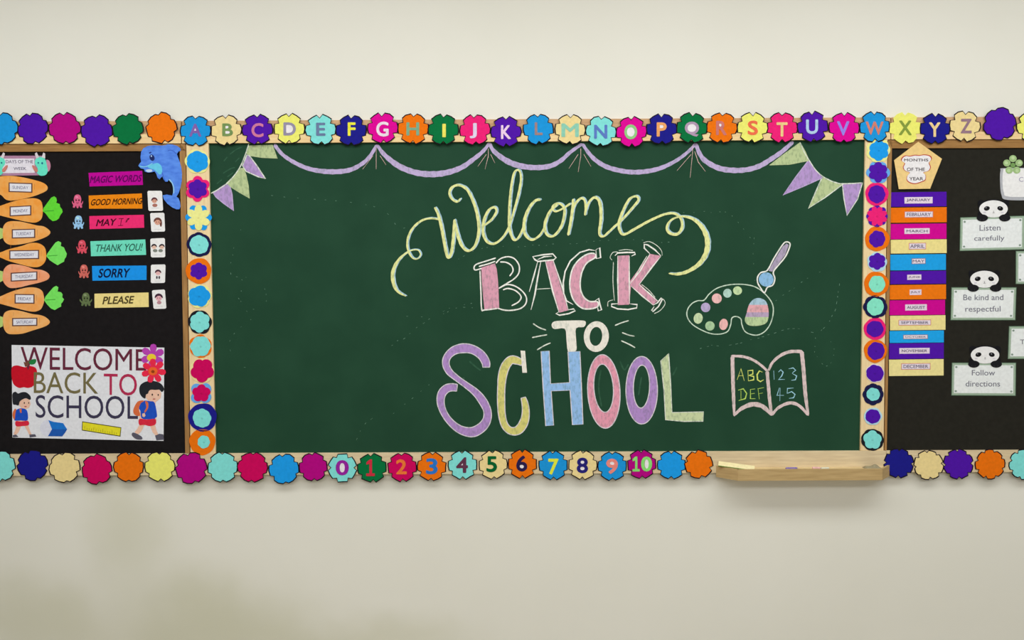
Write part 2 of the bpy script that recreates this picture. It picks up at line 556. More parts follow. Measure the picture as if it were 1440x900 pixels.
s, x0, y0 = 8.18, 300, 195
pennant(zz([(0, 630), (80, 565), (150, 520), (195, 560), (215, 640), (232, 830), (120, 745), (30, 670)], s, x0, y0), LAV2, LAV, 'violet chalk pennant lowest on the left')
pennant(zz([(155, 510), (240, 430), (300, 345), (345, 340), (375, 420), (400, 540), (415, 685), (300, 615), (205, 555)], s, x0, y0), PGRN, PGRN, 'pale green chalk pennant on the left')
pennant(zz([(335, 310), (385, 185), (415, 195), (500, 310), (600, 462), (520, 440), (375, 375)], s, x0, y0), LAV2, WHT2, 'violet chalk pennant on the left')
pennant(zz([(400, 85), (680, 75), (735, 225), (560, 215), (430, 195), (385, 170)], s, x0, y0), PGRN, PGRN, 'pale green chalk pennant under the top rail')
pennant([(1082, 232), (1100, 219), (1125.5, 200.5), (1132, 213), (1138, 225.5), (1110, 231)], PGRN, PGRN, 'pale green chalk pennant highest on the right')
pennant([(1101, 274.4), (1119, 249), (1136.7, 225.8), (1147, 239), (1156.7, 250), (1130, 262)], LAV2, LAV, 'violet chalk pennant on the right')
pennant([(1136.7, 293), (1147, 270), (1156.7, 248), (1170, 255), (1185.6, 259), (1160, 278)], PGRN, WHT2, 'pale green chalk pennant on the right')
pennant([(1184.4, 258), (1200, 258), (1213, 257), (1206, 280), (1191, 303), (1187, 280)], LAV2, WHT2, 'violet chalk pennant lowest on the right')

# "Welcome" script
s, x0, y0 = 3.0638, 540, 230
W = [
    [(245, 242, 7), (200, 236, 8), (160, 247, 9), (125, 277, 9), (105, 315, 9), (100, 352, 8), (108, 385, 8), (125, 408, 6), (145, 410, 5), (157, 393, 5), (148, 374, 5), (128, 372, 5), (105, 380, 7), (75, 402, 10), (50, 435, 13), (37, 475, 15), (42, 520, 14), (60, 552, 10), (95, 572, 4)],
    [(218, 188, 9), (232, 215, 11), (245, 262, 13), (258, 330, 13), (270, 390, 13), (280, 404, 12), (291, 380, 13), (299, 320, 13), (303, 240, 9)],
    [(303, 240, 9), (318, 310, 13), (338, 358, 12), (365, 376, 10), (393, 352, 11), (409, 290, 13), (402, 220, 13), (383, 160, 12), (357, 112, 11), (322, 93, 10), (293, 103, 11), (282, 128, 10), (293, 153, 9), (315, 164, 9), (330, 150, 7)],
    [(428, 268, 9), (462, 243, 9), (484, 208, 10), (476, 189, 10), (452, 200, 10), (432, 240, 12), (426, 290, 12), (440, 332, 11), (470, 346, 10), (505, 325, 9), (535, 280, 9), (558, 210, 9), (580, 130, 10), (590, 70, 9), (586, 36, 8), (573, 28, 8), (559, 45, 9), (547, 110, 10), (540, 200, 11), (541, 280, 12), (558, 327, 10), (580, 318, 9), (605, 265, 9)],
    [(675, 156, 10), (652, 160, 11), (625, 192, 12), (605, 245, 13), (606, 300, 12), (634, 328, 10), (668, 312, 9), (694, 272, 8)],
    [(748, 176, 10), (716, 205, 11), (693, 260, 12), (700, 303, 11), (730, 312, 10), (764, 270, 11), (778, 210, 11), (768, 180, 9), (745, 172, 9), (725, 188, 8), (738, 206, 8), (770, 194, 8), (803, 172, 9)],
    [(815, 152, 10), (812, 200, 12), (803, 260, 12), (793, 310, 10)],
    [(808, 215, 8), (825, 172, 9), (848, 150, 10), (864, 158, 9), (869, 188, 10), (866, 224, 8)],
    [(866, 215, 8), (884, 165, 9), (910, 146, 11), (930, 170, 13), (935, 235, 13), (928, 300, 11), (944, 314, 9), (968, 295, 9), (990, 274, 9)],
    [(985, 278, 9), (1025, 242, 9), (1073, 188, 10), (1096, 157, 10), (1086, 141, 9), (1056, 155, 10), (1027, 210, 11), (1012, 260, 12), (1020, 298, 11), (1040, 304, 10), (1080, 282, 11), (1145, 246, 11), (1205, 220, 10), (1250, 215, 10), (1279, 238, 10), (1284, 275, 12), (1265, 303, 12), (1236, 302, 12), (1219, 283, 11), (1226, 256, 9), (1250, 236, 8), (1292, 228, 9), (1338, 243, 13), (1374, 280, 18), (1393, 330, 21), (1388, 385, 21), (1358, 432, 18), (1310, 464, 15), (1265, 476, 12), (1226, 473, 5)],
]
Wpx = [zz(p, s, x0, y0) for p in W]
wl = stroke(cb, 'chalk_script', Wpx, 4, DC + 0.0006, YEL, label='cursive word Welcome in yellow chalk with swashes')
stroke(wl, 'blue_shading', [[(p[0] + 1.7, p[1] - 0.7, p[2] * 0.95) for p in q] for q in Wpx], 3, DC + 0.0001, CBLU, label='pale blue chalk line beside the yellow one')
stroke(wl, 'blue_shading', [[(p[0] + 2.6 - (2.6 if i == 0 else 0), p[1] + (-0.8 if i == 0 else 0.6), 1.6) for p in q] for i, q in ((0, Wpx[0][4:]), (1, Wpx[-1][-9:]))], 2, DC + 0.0003, CBLU)

# "BACK"
s, x0, y0 = 7.5, 660, 335
B = zz([(125, 310), (270, 265), (290, 330), (305, 480), (315, 735), (160, 755), (140, 560)], s, x0, y0)
o = stroke(cb, 'chalk_letter', [
    zz([(280, 208), (180, 240), (75, 275), (50, 310), (65, 335), (130, 318)], s, x0, y0),
    zz([(100, 300), (120, 292), (200, 270), (275, 243)], s, x0, y0),
    zz([(280, 265), (330, 215), (410, 195), (480, 220), (525, 290), (520, 370), (470, 430), (390, 480), (310, 530)], s, x0, y0),
    zz([(325, 250), (390, 255), (445, 290), (460, 345), (425, 400)], s, x0, y0),
    zz([(330, 520), (390, 490), (470, 500), (550, 550), (600, 620), (595, 690), (540, 740), (450, 760), (370, 758), (300, 738)], s, x0, y0),
    zz([(355, 545), (410, 530), (490, 555), (545, 615), (520, 670), (445, 712)], s, x0, y0),
    zz([(112, 340), (122, 560), (130, 745), (160, 757), (300, 740)], s, x0, y0),
], 1.9, DC + 0.0005, WHT, label='chalk letter B with a pink stem and white outlines')
plate(o, 'pink_fill', B, DC + 0.0001, 0.0003, PNK)
A = zz([(800, 235), (885, 225), (960, 500), (1045, 760), (950, 785), (880, 560)], s, x0, y0)
o = stroke(cb, 'chalk_letter', [
    zz([(755, 240), (720, 420), (690, 600), (650, 755)], s, x0, y0),
    zz([(720, 250), (680, 400), (632, 565)], s, x0, y0),
    zz([(800, 235), (880, 560), (945, 780)], s, x0, y0),
    zz([(885, 235), (975, 500), (1045, 760)], s, x0, y0),
    zz([(665, 195), (770, 175), (880, 165), (915, 205), (890, 228), (790, 238), (725, 245), (690, 225), (668, 195)], s, x0, y0),
    zz([(720, 225), (790, 195), (870, 190)], s, x0, y0),
    zz([(1040, 755), (1100, 745), (1118, 765), (1050, 795), (950, 812), (915, 795), (945, 775)], s, x0, y0),
], 2.1, DC + 0.0005, WHT, smooth=False, label='chalk letter A with a pink right leg and white outlines')
plate(o, 'pink_fill', A, DC + 0.0001, 0.0003, PNK)
stroke(o, 'crossbar', zz([(700, 538), (860, 528)], s, x0, y0), 1.0, DC + 0.0002, WHT2)
x0 = 790
Cp = crom(zz([(350, 165), (280, 165), (190, 220), (120, 310), (88, 430), (90, 550), (130, 660), (210, 735), (300, 745), (380, 720), (375, 670), (300, 668), (240, 630), (200, 550), (195, 450), (215, 350), (265, 260), (350, 205)], s, x0, y0), True, 5)
o = stroke(cb, 'chalk_letter', [
    [*Cp, Cp[0]],
    zz([(350, 130), (290, 120), (190, 150), (90, 240), (35, 350), (15, 470), (20, 580), (50, 660), (120, 700)], s, x0, y0),
    zz([(360, 120), (400, 100), (410, 205), (365, 215), (360, 120)], s, x0, y0),
    zz([(350, 660), (390, 635), (400, 690), (420, 755), (385, 765), (375, 720)], s, x0, y0),
], 2.0, DC + 0.0005, WHT, smooth=False, label='chalk letter C in pink with white double outlines')
plate(o, 'pink_fill', Cp, DC + 0.0001, 0.0003, PNK)
Kp = [zz([(590, 185), (712, 180), (715, 460), (930, 165), (1040, 185), (820, 480), (1010, 660), (965, 700), (730, 500), (712, 700), (590, 705)], s, x0, y0)]
o = stroke(cb, 'chalk_letter', [
    zz([(590, 185), (590, 440), (595, 690)], s, x0, y0), zz([(712, 190), (712, 440), (715, 690)], s, x0, y0),
    zz([(560, 185), (590, 155), (680, 150), (770, 150), (775, 170), (735, 188)], s, x0, y0),
    zz([(595, 690), (525, 695), (525, 720), (590, 745), (700, 752), (790, 735), (795, 700), (720, 692)], s, x0, y0),
    zz([(720, 480), (830, 340), (930, 165)], s, x0, y0), zz([(815, 490), (940, 320), (1045, 190)], s, x0, y0),
    zz([(730, 505), (850, 610), (965, 705)], s, x0, y0), zz([(815, 490), (920, 580), (1015, 665)], s, x0, y0),
    zz([(930, 165), (870, 105), (870, 65), (905, 70), (980, 120), (1045, 185)], s, x0, y0),
    zz([(965, 705), (1010, 680), (1050, 630), (1062, 640), (1020, 720), (960, 775), (948, 760), (975, 720)], s, x0, y0),
], 2.0, DC + 0.0005, WHT, smooth=False, label='chalk letter K in pink with white outlines')
plate(o, 'pink_fill', Kp, DC + 0.0001, 0.0003, PNK)
stroke(o, 'thin_outline', [
    zz([(545, 250), (540, 450), (555, 660)], s, x0, y0), zz([(590, 145), (540, 150), (510, 200), (530, 230)], s, x0, y0),
    zz([(600, 130), (680, 120), (750, 130)], s, x0, y0), zz([(860, 50), (920, 35), (1000, 75), (1050, 130), (1060, 185)], s, x0, y0),
    zz([(760, 430), (830, 300), (900, 185)], s, x0, y0), zz([(540, 650), (490, 670), (485, 720)], s, x0, y0),
    zz([(840, 485), (920, 550), (985, 625)], s, x0, y0), zz([(1070, 640), (1090, 690), (1040, 760), (975, 795)], s, x0, y0)], 1.0, DC + 0.0003, WHT2)

# "TO"
s, x0, y0 = 3.512, 600, 440
T = crom(zz([(620, 50), (640, 40), (700, 38), (775, 38), (786, 52), (775, 70), (738, 76), (738, 130), (740, 183), (718, 190), (697, 188), (690, 130), (682, 78), (632, 80), (618, 66)], s, x0, y0), True, 3)
CW = chalk((220, 216, 206), 0.82)
plate(cb, 'chalk_letter', T, DC + 0.0001, 0.0003, CW, 'thick white chalk letter T')
plate(cb, 'chalk_letter', [ell(600 + 838 / s, 440 + 117 / s, 62 / s, 76 / s, 4), ell(600 + 836 / s, 440 + 116 / s, 31 / s, 47 / s, 6)], DC + 0.0001, 0.0003, CW, 'thick white chalk letter O after the T')
for r_ in ([(525, 52), (555, 72), (590, 85)], [(520, 122), (560, 114), (595, 108)], [(545, 183), (580, 162), (612, 148)], [(930, 62), (965, 48), (998, 38)], [(965, 97), (1000, 110), (1027, 115)], [(960, 137), (1000, 155), (1030, 172)]):
    stroke(cb, 'chalk_ray', zz(r_, s, x0, y0), 1.7, DC + 0.0001, WHT2)

# "SCHOOL"
s6, xs_, ys_ = 6.0, 610, 470
S = zz([(442, 278, 58), (438, 235, 66), (400, 175, 68), (330, 130, 70), (250, 118, 76), (170, 138, 66), (115, 190, 58), (102, 250, 56), (130, 315, 52), (195, 372, 44), (275, 430, 46), (352, 490, 56), (410, 560, 66), (450, 640, 62), (450, 715, 66), (410, 780, 76), (330, 825, 80), (240, 812, 66), (160, 760, 54), (95, 680, 50), (60, 590, 58), (65, 510, 66), (103, 462, 66), (148, 448, 62), (196, 452, 58)], s6, xs_, ys_)


def school(fill, edges, m, em, lab, wd=1.3):
    o = plate(cb, 'chalk_letter', fill, DC + 0.0001, 0.0003, m, lab)
    stroke(o, 'chalk_edge', edges, wd, DC + 0.0004, chalk((204, 200, 206), 0.7) if em is not WHT2 else em, smooth=False, closed=True)
    return o


def sides(path):
    q = crom(path, False, 7)
    l, r_ = [], []
    for i in range(len(q)):
        a_, b_ = q[max(i - 1, 0)], q[min(i + 1, len(q) - 1)]
        dx, dy = b_[0] - a_[0], b_[1] - a_[1]
        n_ = math.hypot(dx, dy) or 1
        h = q[i][2] / 2
        l.append((q[i][0] - dy / n_ * h, q[i][1] + dx / n_ * h)); r_.append((q[i][0] + dy / n_ * h, q[i][1] - dx / n_ * h))
    return l + r_[::-1]


Sp = sides(S)
school([Sp], [Sp], PUR, LAV, 'violet chalk letter S')
Cc = sides(zz([(748, 245, 42), (700, 222, 62), (650, 218, 66), (605, 270, 72), (580, 350, 70), (570, 450, 62), (568, 560, 62), (575, 680, 58), (600, 770, 56), (650, 815, 60), (710, 810, 70), (755, 755, 72), (775, 680, 62), (772, 600, 54), (755, 535, 40)], s6, xs_, ys_))
o = school([Cc], [Cc], YOL, LGR, 'yellow chalk letter C')
plate(o, 'pale_serif', [zz([(732, 138), (770, 140), (778, 230), (787, 325), (748, 325), (740, 230)], s6, xs_, ys_)], DC + 0.0006, 0.0003, CW)
Hh = zz([(565, 190), (605, 188), (612, 350), (706, 344), (698, 192), (757, 190), (765, 370), (772, 550), (720, 553), (708, 382), (615, 386), (627, 555), (588, 558), (575, 370)], s, x0, y0)
school([Hh], [Hh], SKY, CBLU, 'sky blue chalk letter H')
O1 = ell(600 + 875 / s, 440 + 388 / s, 80 / s, 182 / s, -3, 48); O1i = ell(600 + 874 / s, 440 + 372 / s, 48 / s, 119 / s, -4, 48)
school([O1, O1i], [O1, O1i], ROSE, LAV, 'rose pink chalk letter O')
O2 = ell(600 + 1062 / s, 440 + 382 / s, 78 / s, 167 / s, 0, 48); O2i = ell(600 + 1061 / s, 440 + 364 / s, 40 / s, 106 / s, 2, 48)
school([O2, O2i], [O2, O2i], PUR, LAV, 'violet chalk letter O')
Ll = zz([(1156, 237), (1195, 200), (1205, 350), (1212, 492), (1368, 489), (1365, 535), (1270, 536), (1180, 528), (1172, 380)], s, x0, y0)
school([Ll], [Ll], LGR, WHT2, 'pale green chalk letter L')

# palette and brush
s, x0, y0 = 6.0, 960, 330
pal = zz([(180, 553), (225, 500), (290, 452), (380, 425), (480, 418), (580, 430), (650, 462), (710, 515), (755, 580), (765, 650), (745, 740), (700, 810), (640, 845), (580, 843), (525, 815), (500, 760), (490, 710), (450, 690), (415, 705), (405, 760), (380, 815), (320, 838), (240, 835), (150, 800), (75, 750), (38, 690), (42, 630), (80, 580), (130, 557)], s, x0, y0)
po = stroke(cb, 'chalk_palette', pal, 1.5, DC + 0.0001, chalk((190, 208, 190), 0.6), closed=True, label='chalk drawing of a painter palette')
for (cx, cy, rx, ry, c) in ((288, 538, 42, 42, (222, 176, 176)), (378, 494, 36, 38, (170, 200, 190)), (463, 472, 38, 36, (184, 206, 160)), (194, 614, 40, 40, (176, 160, 198)), (131, 706, 38, 46, (186, 204, 164)), (230, 770, 40, 40, (160, 190, 150)), (345, 757, 36, 48, (222, 172, 170))):
    plate(po, 'paint_dab', ell(x0 + cx / s, y0 + cy / s, rx / s, ry / s, 10, 20), DC + 0.0001, 0.0003, chalk(c, 0.78))
bl = crom(zz([(560, 590), (600, 545), (650, 535), (700, 560), (722, 620), (725, 690), (705, 745), (640, 768), (560, 765), (525, 725), (540, 660)], s, x0, y0), True, 4)
for lo_, hi_, c in ((530, 592, (160, 188, 206)), (592, 655, (214, 160, 168)), (655, 695, (172, 152, 180)), (695, 770, (176, 196, 150))):
    ylo, yhi = y0 + lo_ / s, y0 + hi_ / s
    pts = [(x, min(max(y, ylo), yhi)) for x, y in bl]
    q = []
    for p in pts:
        if not q or p != q[-1]: q.append(p)
    plate(po, 'paint_stripe', q, DC + 0.0001, 0.0003, chalk(c, 0.66))
br = crom(zz([(715, 300), (770, 200), (840, 90), (870, 62), (900, 68), (905, 95), (870, 180), (810, 255), (765, 315), (778, 370), (760, 425), (715, 445), (690, 490), (665, 460), (635, 410), (632, 360), (660, 320)], s, x0, y0), True, 4)
bo = stroke(cb, 'chalk_paintbrush', br, 1.9, DC + 0.0005, WHT, smooth=False, closed=True, label='chalk drawing of a paintbrush')
plate(bo, 'handle_fill', zz([(725, 305), (780, 205), (845, 100), (875, 75), (895, 85), (865, 170), (800, 255), (755, 312)], s, x0, y0), DC + 0.0001, 0.0003, chalk((166, 152, 178), 0.75))
plate(bo, 'bristle_fill', ell(x0 + 705 / s, y0 + 378 / s, 62 / s, 60 / s), DC + 0.0001, 0.0003, chalk((132, 176, 214), 0.72))

# open book
s, x0, y0 = 7.5, 1020, 480
BK = chalk((206, 186, 186), 0.7)
bk = stroke(cb, 'chalk_book', [
    zz([(75, 150, 40), (80, 400, 38), (88, 620, 34), (95, 790, 22)], s, x0, y0),
    zz([(60, 155, 24), (180, 160, 28), (290, 195, 28), (380, 255, 26), (445, 315, 26)], s, x0, y0),
    zz([(455, 310, 26), (500, 220, 28), (590, 145, 32), (690, 108, 34), (815, 108, 34)], s, x0, y0),
    zz([(805, 100, 42), (825, 300, 40), (845, 560, 38), (875, 785, 24)], s, x0, y0),
    zz([(440, 310, 36), (455, 480, 34), (470, 640, 34), (490, 780, 28)], s, x0, y0),
    zz([(95, 780, 22), (170, 710, 38), (280, 665, 48), (380, 680, 46), (450, 735, 40), (495, 780, 26)], s, x0, y0),
    zz([(490, 780, 24), (560, 700, 30), (680, 650, 34), (780, 680, 32), (875, 780, 26)], s, x0, y0)], 4, DC + 0.0001, BK, label='chalk drawing of an open book')
CY = chalk((206, 216, 112), 0.75); CB2 = chalk((150, 196, 214), 0.72); CG = chalk((176, 208, 96), 0.72)
gl = lambda paths: [zz(p, s, x0, y0) for p in paths]
stroke(bk, 'page_letters', gl([[(125, 405), (165, 290), (200, 415)], [(140, 365), (190, 360)], [(238, 305), (243, 415)], [(235, 310), (290, 305), (290, 345), (245, 360)], [(245, 360), (300, 370), (300, 405), (243, 418)],
                               [(392, 325), (360, 312), (335, 350), (340, 405), (370, 425), (405, 405)]]), 1.9, DC + 0.0001, CY, smooth=False, label='yellow chalk letters ABC')
stroke(bk, 'page_letters', gl([[(165, 520), (165, 620)], [(135, 515), (190, 500), (225, 550), (210, 605), (140, 625)], [(265, 505), (265, 605), (318, 605)], [(262, 508), (315, 502)], [(265, 555), (310, 548)],
                               [(345, 500), (358, 610)], [(340, 500), (408, 488)], [(350, 552), (395, 545)]]), 1.7, DC + 0.0001, CG, smooth=False, label='yellow green chalk letters DEF')
stroke(bk, 'page_numbers', gl([[(510, 310), (515, 405)], [(560, 325), (585, 300), (610, 325), (595, 365), (562, 402), (628, 402)], [(668, 290), (715, 280), (742, 305), (705, 335)], [(705, 338), (752, 365), (740, 405), (695, 412)]]), 1.6, DC + 0.0001, CB2, smooth=False, label='blue chalk numbers 1 2 3')
stroke(bk, 'page_numbers', gl([[(570, 490), (545, 570), (618, 570)], [(578, 490), (575, 630)], [(720, 492), (655, 497), (652, 550)], [(650, 550), (700, 530), (735, 560), (720, 595), (672, 602)]]), 1.6, DC + 0.0001, CB2, smooth=False, label='blue chalk numbers 4 5')

# rubbed chalk dust
SMG = chalk((50, 86, 66), 0.4)
sm = lambda paths, wd: stroke(cb, 'chalk_smudge', [zz(p, 8.18, 300, 195) for p in paths], wd, D_PAN + 0.0003, SMG, label='rubbed chalk dust')
sm([[(110, 400), (190, 350), (250, 330)], [(160, 440), (230, 390)], [(190, 180), (270, 120), (330, 100)], [(120, 260), (160, 210)], [(250, 270), (300, 220)], [(40, 520), (100, 470)]], 1.6)
stroke(cb, 'chalk_smudge', [[(660, 508), (668, 515), (676, 521)], [(872, 508), (878, 520), (884, 512)], [(896, 505), (905, 503)], [(845, 520), (842, 545), (846, 572)], [(902, 530), (898, 556)], [(952, 516), (946, 528)]], 2.2, D_PAN + 0.0003, SMG, label='rubbed chalk dust')

# stray dotted lines
DOT = chalk((120, 158, 138), 0.6)


def dotted(pts, step, size, keep=0.85):
    q = crom(pts, False, 10)
    acc = 0; paths = []; nxt = 0
    for i in range(1, len(q)):
        a_, b_ = q[i - 1], q[i]
        l = math.hypot(b_[0] - a_[0], b_[1] - a_[1])
        acc += l
        if acc >= nxt:
            nxt = acc + step * random.uniform(0.7, 1.3)
            if random.random() < keep:
                ux, uy = (b_[0] - a_[0]) / (l or 1), (b_[1] - a_[1]) / (l or 1)
                z_ = size * random.uniform(0.5, 1.2); w_ = random.uniform(0.6, 1.3)
                jx, jy = random.uniform(-1, 1), random.uniform(-1, 1)
                paths.append([(b_[0] + jx - ux * z_, b_[1] + jy - uy * z_, w_), (b_[0] + jx + ux * z_, b_[1] + jy + uy * z_, w_)])
    stroke(cb, 'chalk_dotted_line', paths, 1.2, DC, DOT, smooth=False)


D1 = lambda p: zz(p, 3.335, 940, 330)
dotted(D1([(150, 535), (200, 522), (280, 518), (380, 495), (480, 468), (540, 450), (600, 442), (690, 462), (720, 445), (760, 400), (790, 320), (800, 220)]), 8, 1.6)
dotted(D1([(500, 310), (560, 270), (640, 215), (700, 180), (740, 170)]), 9, 1.0)
dotted(D1([(402, 10), (400, 110), (405, 220)]), 9, 1.0)
dotted(D1([(690, 480), (690, 560), (740, 620), (775, 560), (760, 490)]), 9, 0.8)
D2 = lambda p: zz(p, 3.6, 490, 380)
dotted(D2([(215, 380), (300, 330), (400, 255), (520, 190), (640, 190)]), 9, 1.3)
dotted(D2([(220, 725), (310, 660), (370, 610), (460, 550), (620, 545)]), 14, 1.2)
dotted(D2([(40, 860), (75, 790), (130, 740)]), 10, 1.6)
D3 = lambda p: zz(p, 3.0638, 540, 230)
dotted(D3([(280, 430), (395, 375), (480, 360), (600, 355), (700, 350), (800, 345), (900, 335), (960, 330), (1060, 330), (1240, 340)]), 9, 1.0)
dotted(D3([(90, 660), (220, 660), (300, 625), (380, 600)]), 9, 1.0)
D4 = lambda p: zz(p, 2.43, 300, 270)
dotted(D4([(95, 125), (70, 200), (60, 280), (100, 300), (95, 380), (130, 430), (60, 500), (75, 580), (140, 605)]), 12, 1.1)
dotted(D4([(85, 360), (120, 400), (180, 380), (160, 300), (110, 290)]), 11, 1.0)
dotted([(930, 300), (995, 298), (1025, 300), (1040, 315), (1060, 340)], 10, 1.0)
dotted([(380, 275), (430, 280), (500, 285), (540, 296), (560, 320), (575, 318)], 16, 1.2)

# ------------------------------------------------------------------ paper flowers of the border
BLUE, PURP, MAG, GRN, ORG = (24, 140, 208), (74, 16, 158), (168, 0, 122), (0, 106, 56), (226, 108, 8)
TAN, YELW, AQUA, NAVY, HOT = (230, 202, 142), (226, 222, 108), (122, 210, 206), (24, 24, 128), (208, 0, 142)
PINK, CRIM = (228, 30, 112), (192, 0, 86)
PBL = (24, 146, 222)


def die_cut(cx, cy, r, rot=0.0, notch=0.77, jit=0.03, k=6, mid=1.0):
    out = []
    st = 360.0 / k
    for i in range(k):
        a0 = rot + i * st
        for da, rr in ((-st * 0.31, 1.0), (0, mid), (st * 0.31, 1.0), (st * 0.5, notch)):
            a_ = R(a0 + da + random.uniform(-1.6, 1.6))
            q = r * rr * (1 + random.uniform(-jit, jit))
            out.append((cx + q * math.cos(a_), cy - q * math.sin(a_)))
    return out


def shrink(poly, cx, cy, r, px):
    f = (r - px) / r
    return [(cx + (x - cx) * f, cy + (y - cy) * f) for x, y in poly]


def soften(poly, n=3):
    """round off the corners a little"""
    q = []
    N = len(poly)
    for i in range(N):
        a_, b_, c_ = poly[i - 1], poly[i], poly[(i + 1) % N]
        q += [((a_[0] + 2.2 * b_[0]) / 3.2, (a_[1] + 2.2 * b_[1]) / 3.2), ((c_[0] + 2.2 * b_[0]) / 3.2, (c_[1] + 2.2 * b_[1]) / 3.2)]
    return q


M_EDGE = ink((26, 18, 26))
NFL = [0]


def one(x0, y0, x1, y1):
    """numeral 1 with a flag and a foot"""
    f = [(.42, 0), (.68, 0), (.68, .84), (1, .84), (1, 1), (0, 1), (0, .84), (.36, .84), (.36, .26), (.02, .32), (.02, .17)]
    return [(x0 + (x1 - x0) * u, y0 + (y1 - y0) * v) for u, v in f]



def flower(cx, cy, r, rgb, label, rot=0, ch=None, chbox=None, chrgb=None, holes=(), plain=False, edge=True, d0=None, group='scalloped paper flowers of the border'):
    NFL[0] += 1
    d = (D_RAIL if d0 is None else d0) + 0.0009 + (0.0016 if NFL[0] % 2 else 0)
    th = thing('paper_flower', label, 'paper flower', cx, cy, d, group)
    if plain:
        p = die_cut(cx, cy, r, rot, 0.84, 0.035)
    else:
        p = die_cut(cx, cy, r, rot) if cy < 400 else (die_cut(cx, cy, r, rot, 0.80, 0.025, 6, 0.97) if cx < 1200 else die_cut(cx, cy, r, rot, 0.84, 0.025, 8))
    if edge:
        plate(th, 'black_edge', p, d, 0.0006, M_EDGE, 'black inked edge')
        plate(th, 'petals', shrink(p, cx, cy, r, 1.6), d + 0.0006, 0.0006, paper(rgb))
    else:
        plate(th, 'petals', p, d + 0.0006, 0.001, paper(rgb))
    if ch:
        if ch == '1':
            x0, y0, x1, y1 = chbox
            L_ = plate(th, 'numeral', one(x0, y0, x1, y1), d + 0.0014, 0.0005, ink(chrgb))
        elif ch == '10':
            x0, y0, x1, y1 = chbox
            L_ = plate(th, 'numeral', one(x0, y0, x0 + 10, y1), d + 0.0014, 0.0005, ink(chrgb))
            text(th, 'numeral', '0', (x0 + 12, y0, x1, y1), d + 0.0014, ink(chrgb), 0.026, 0.0005)
        else:
            L_ = text(th, 'letter' if ch.isalpha() else 'numeral', ch, chbox, d + 0.0014, ink(chrgb), 0.026, 0.0005)
        for (u, v, ru_, rv) in holes:
            bx, by = chbox[0] + (chbox[2] - chbox[0]) * u, chbox[1] + (chbox[3] - chbox[1]) * v
            plate(L_, 'white_counter', ell(bx, by, (chbox[2] - chbox[0]) * ru_, (chbox[3] - chbox[1]) * rv, 0, 16), d + 0.0009, 0.0003, paper((222, 218, 236)))
    return th


CN = {BLUE: 'bright blue', PURP: 'deep purple', MAG: 'dark magenta', GRN: 'dark green', ORG: 'orange', TAN: 'cream', YELW: 'pale yellow', AQUA: 'aqua', NAVY: 'navy', HOT: 'hot magenta', PINK: 'rose red', CRIM: 'crimson', PBL: 'clear blue'}
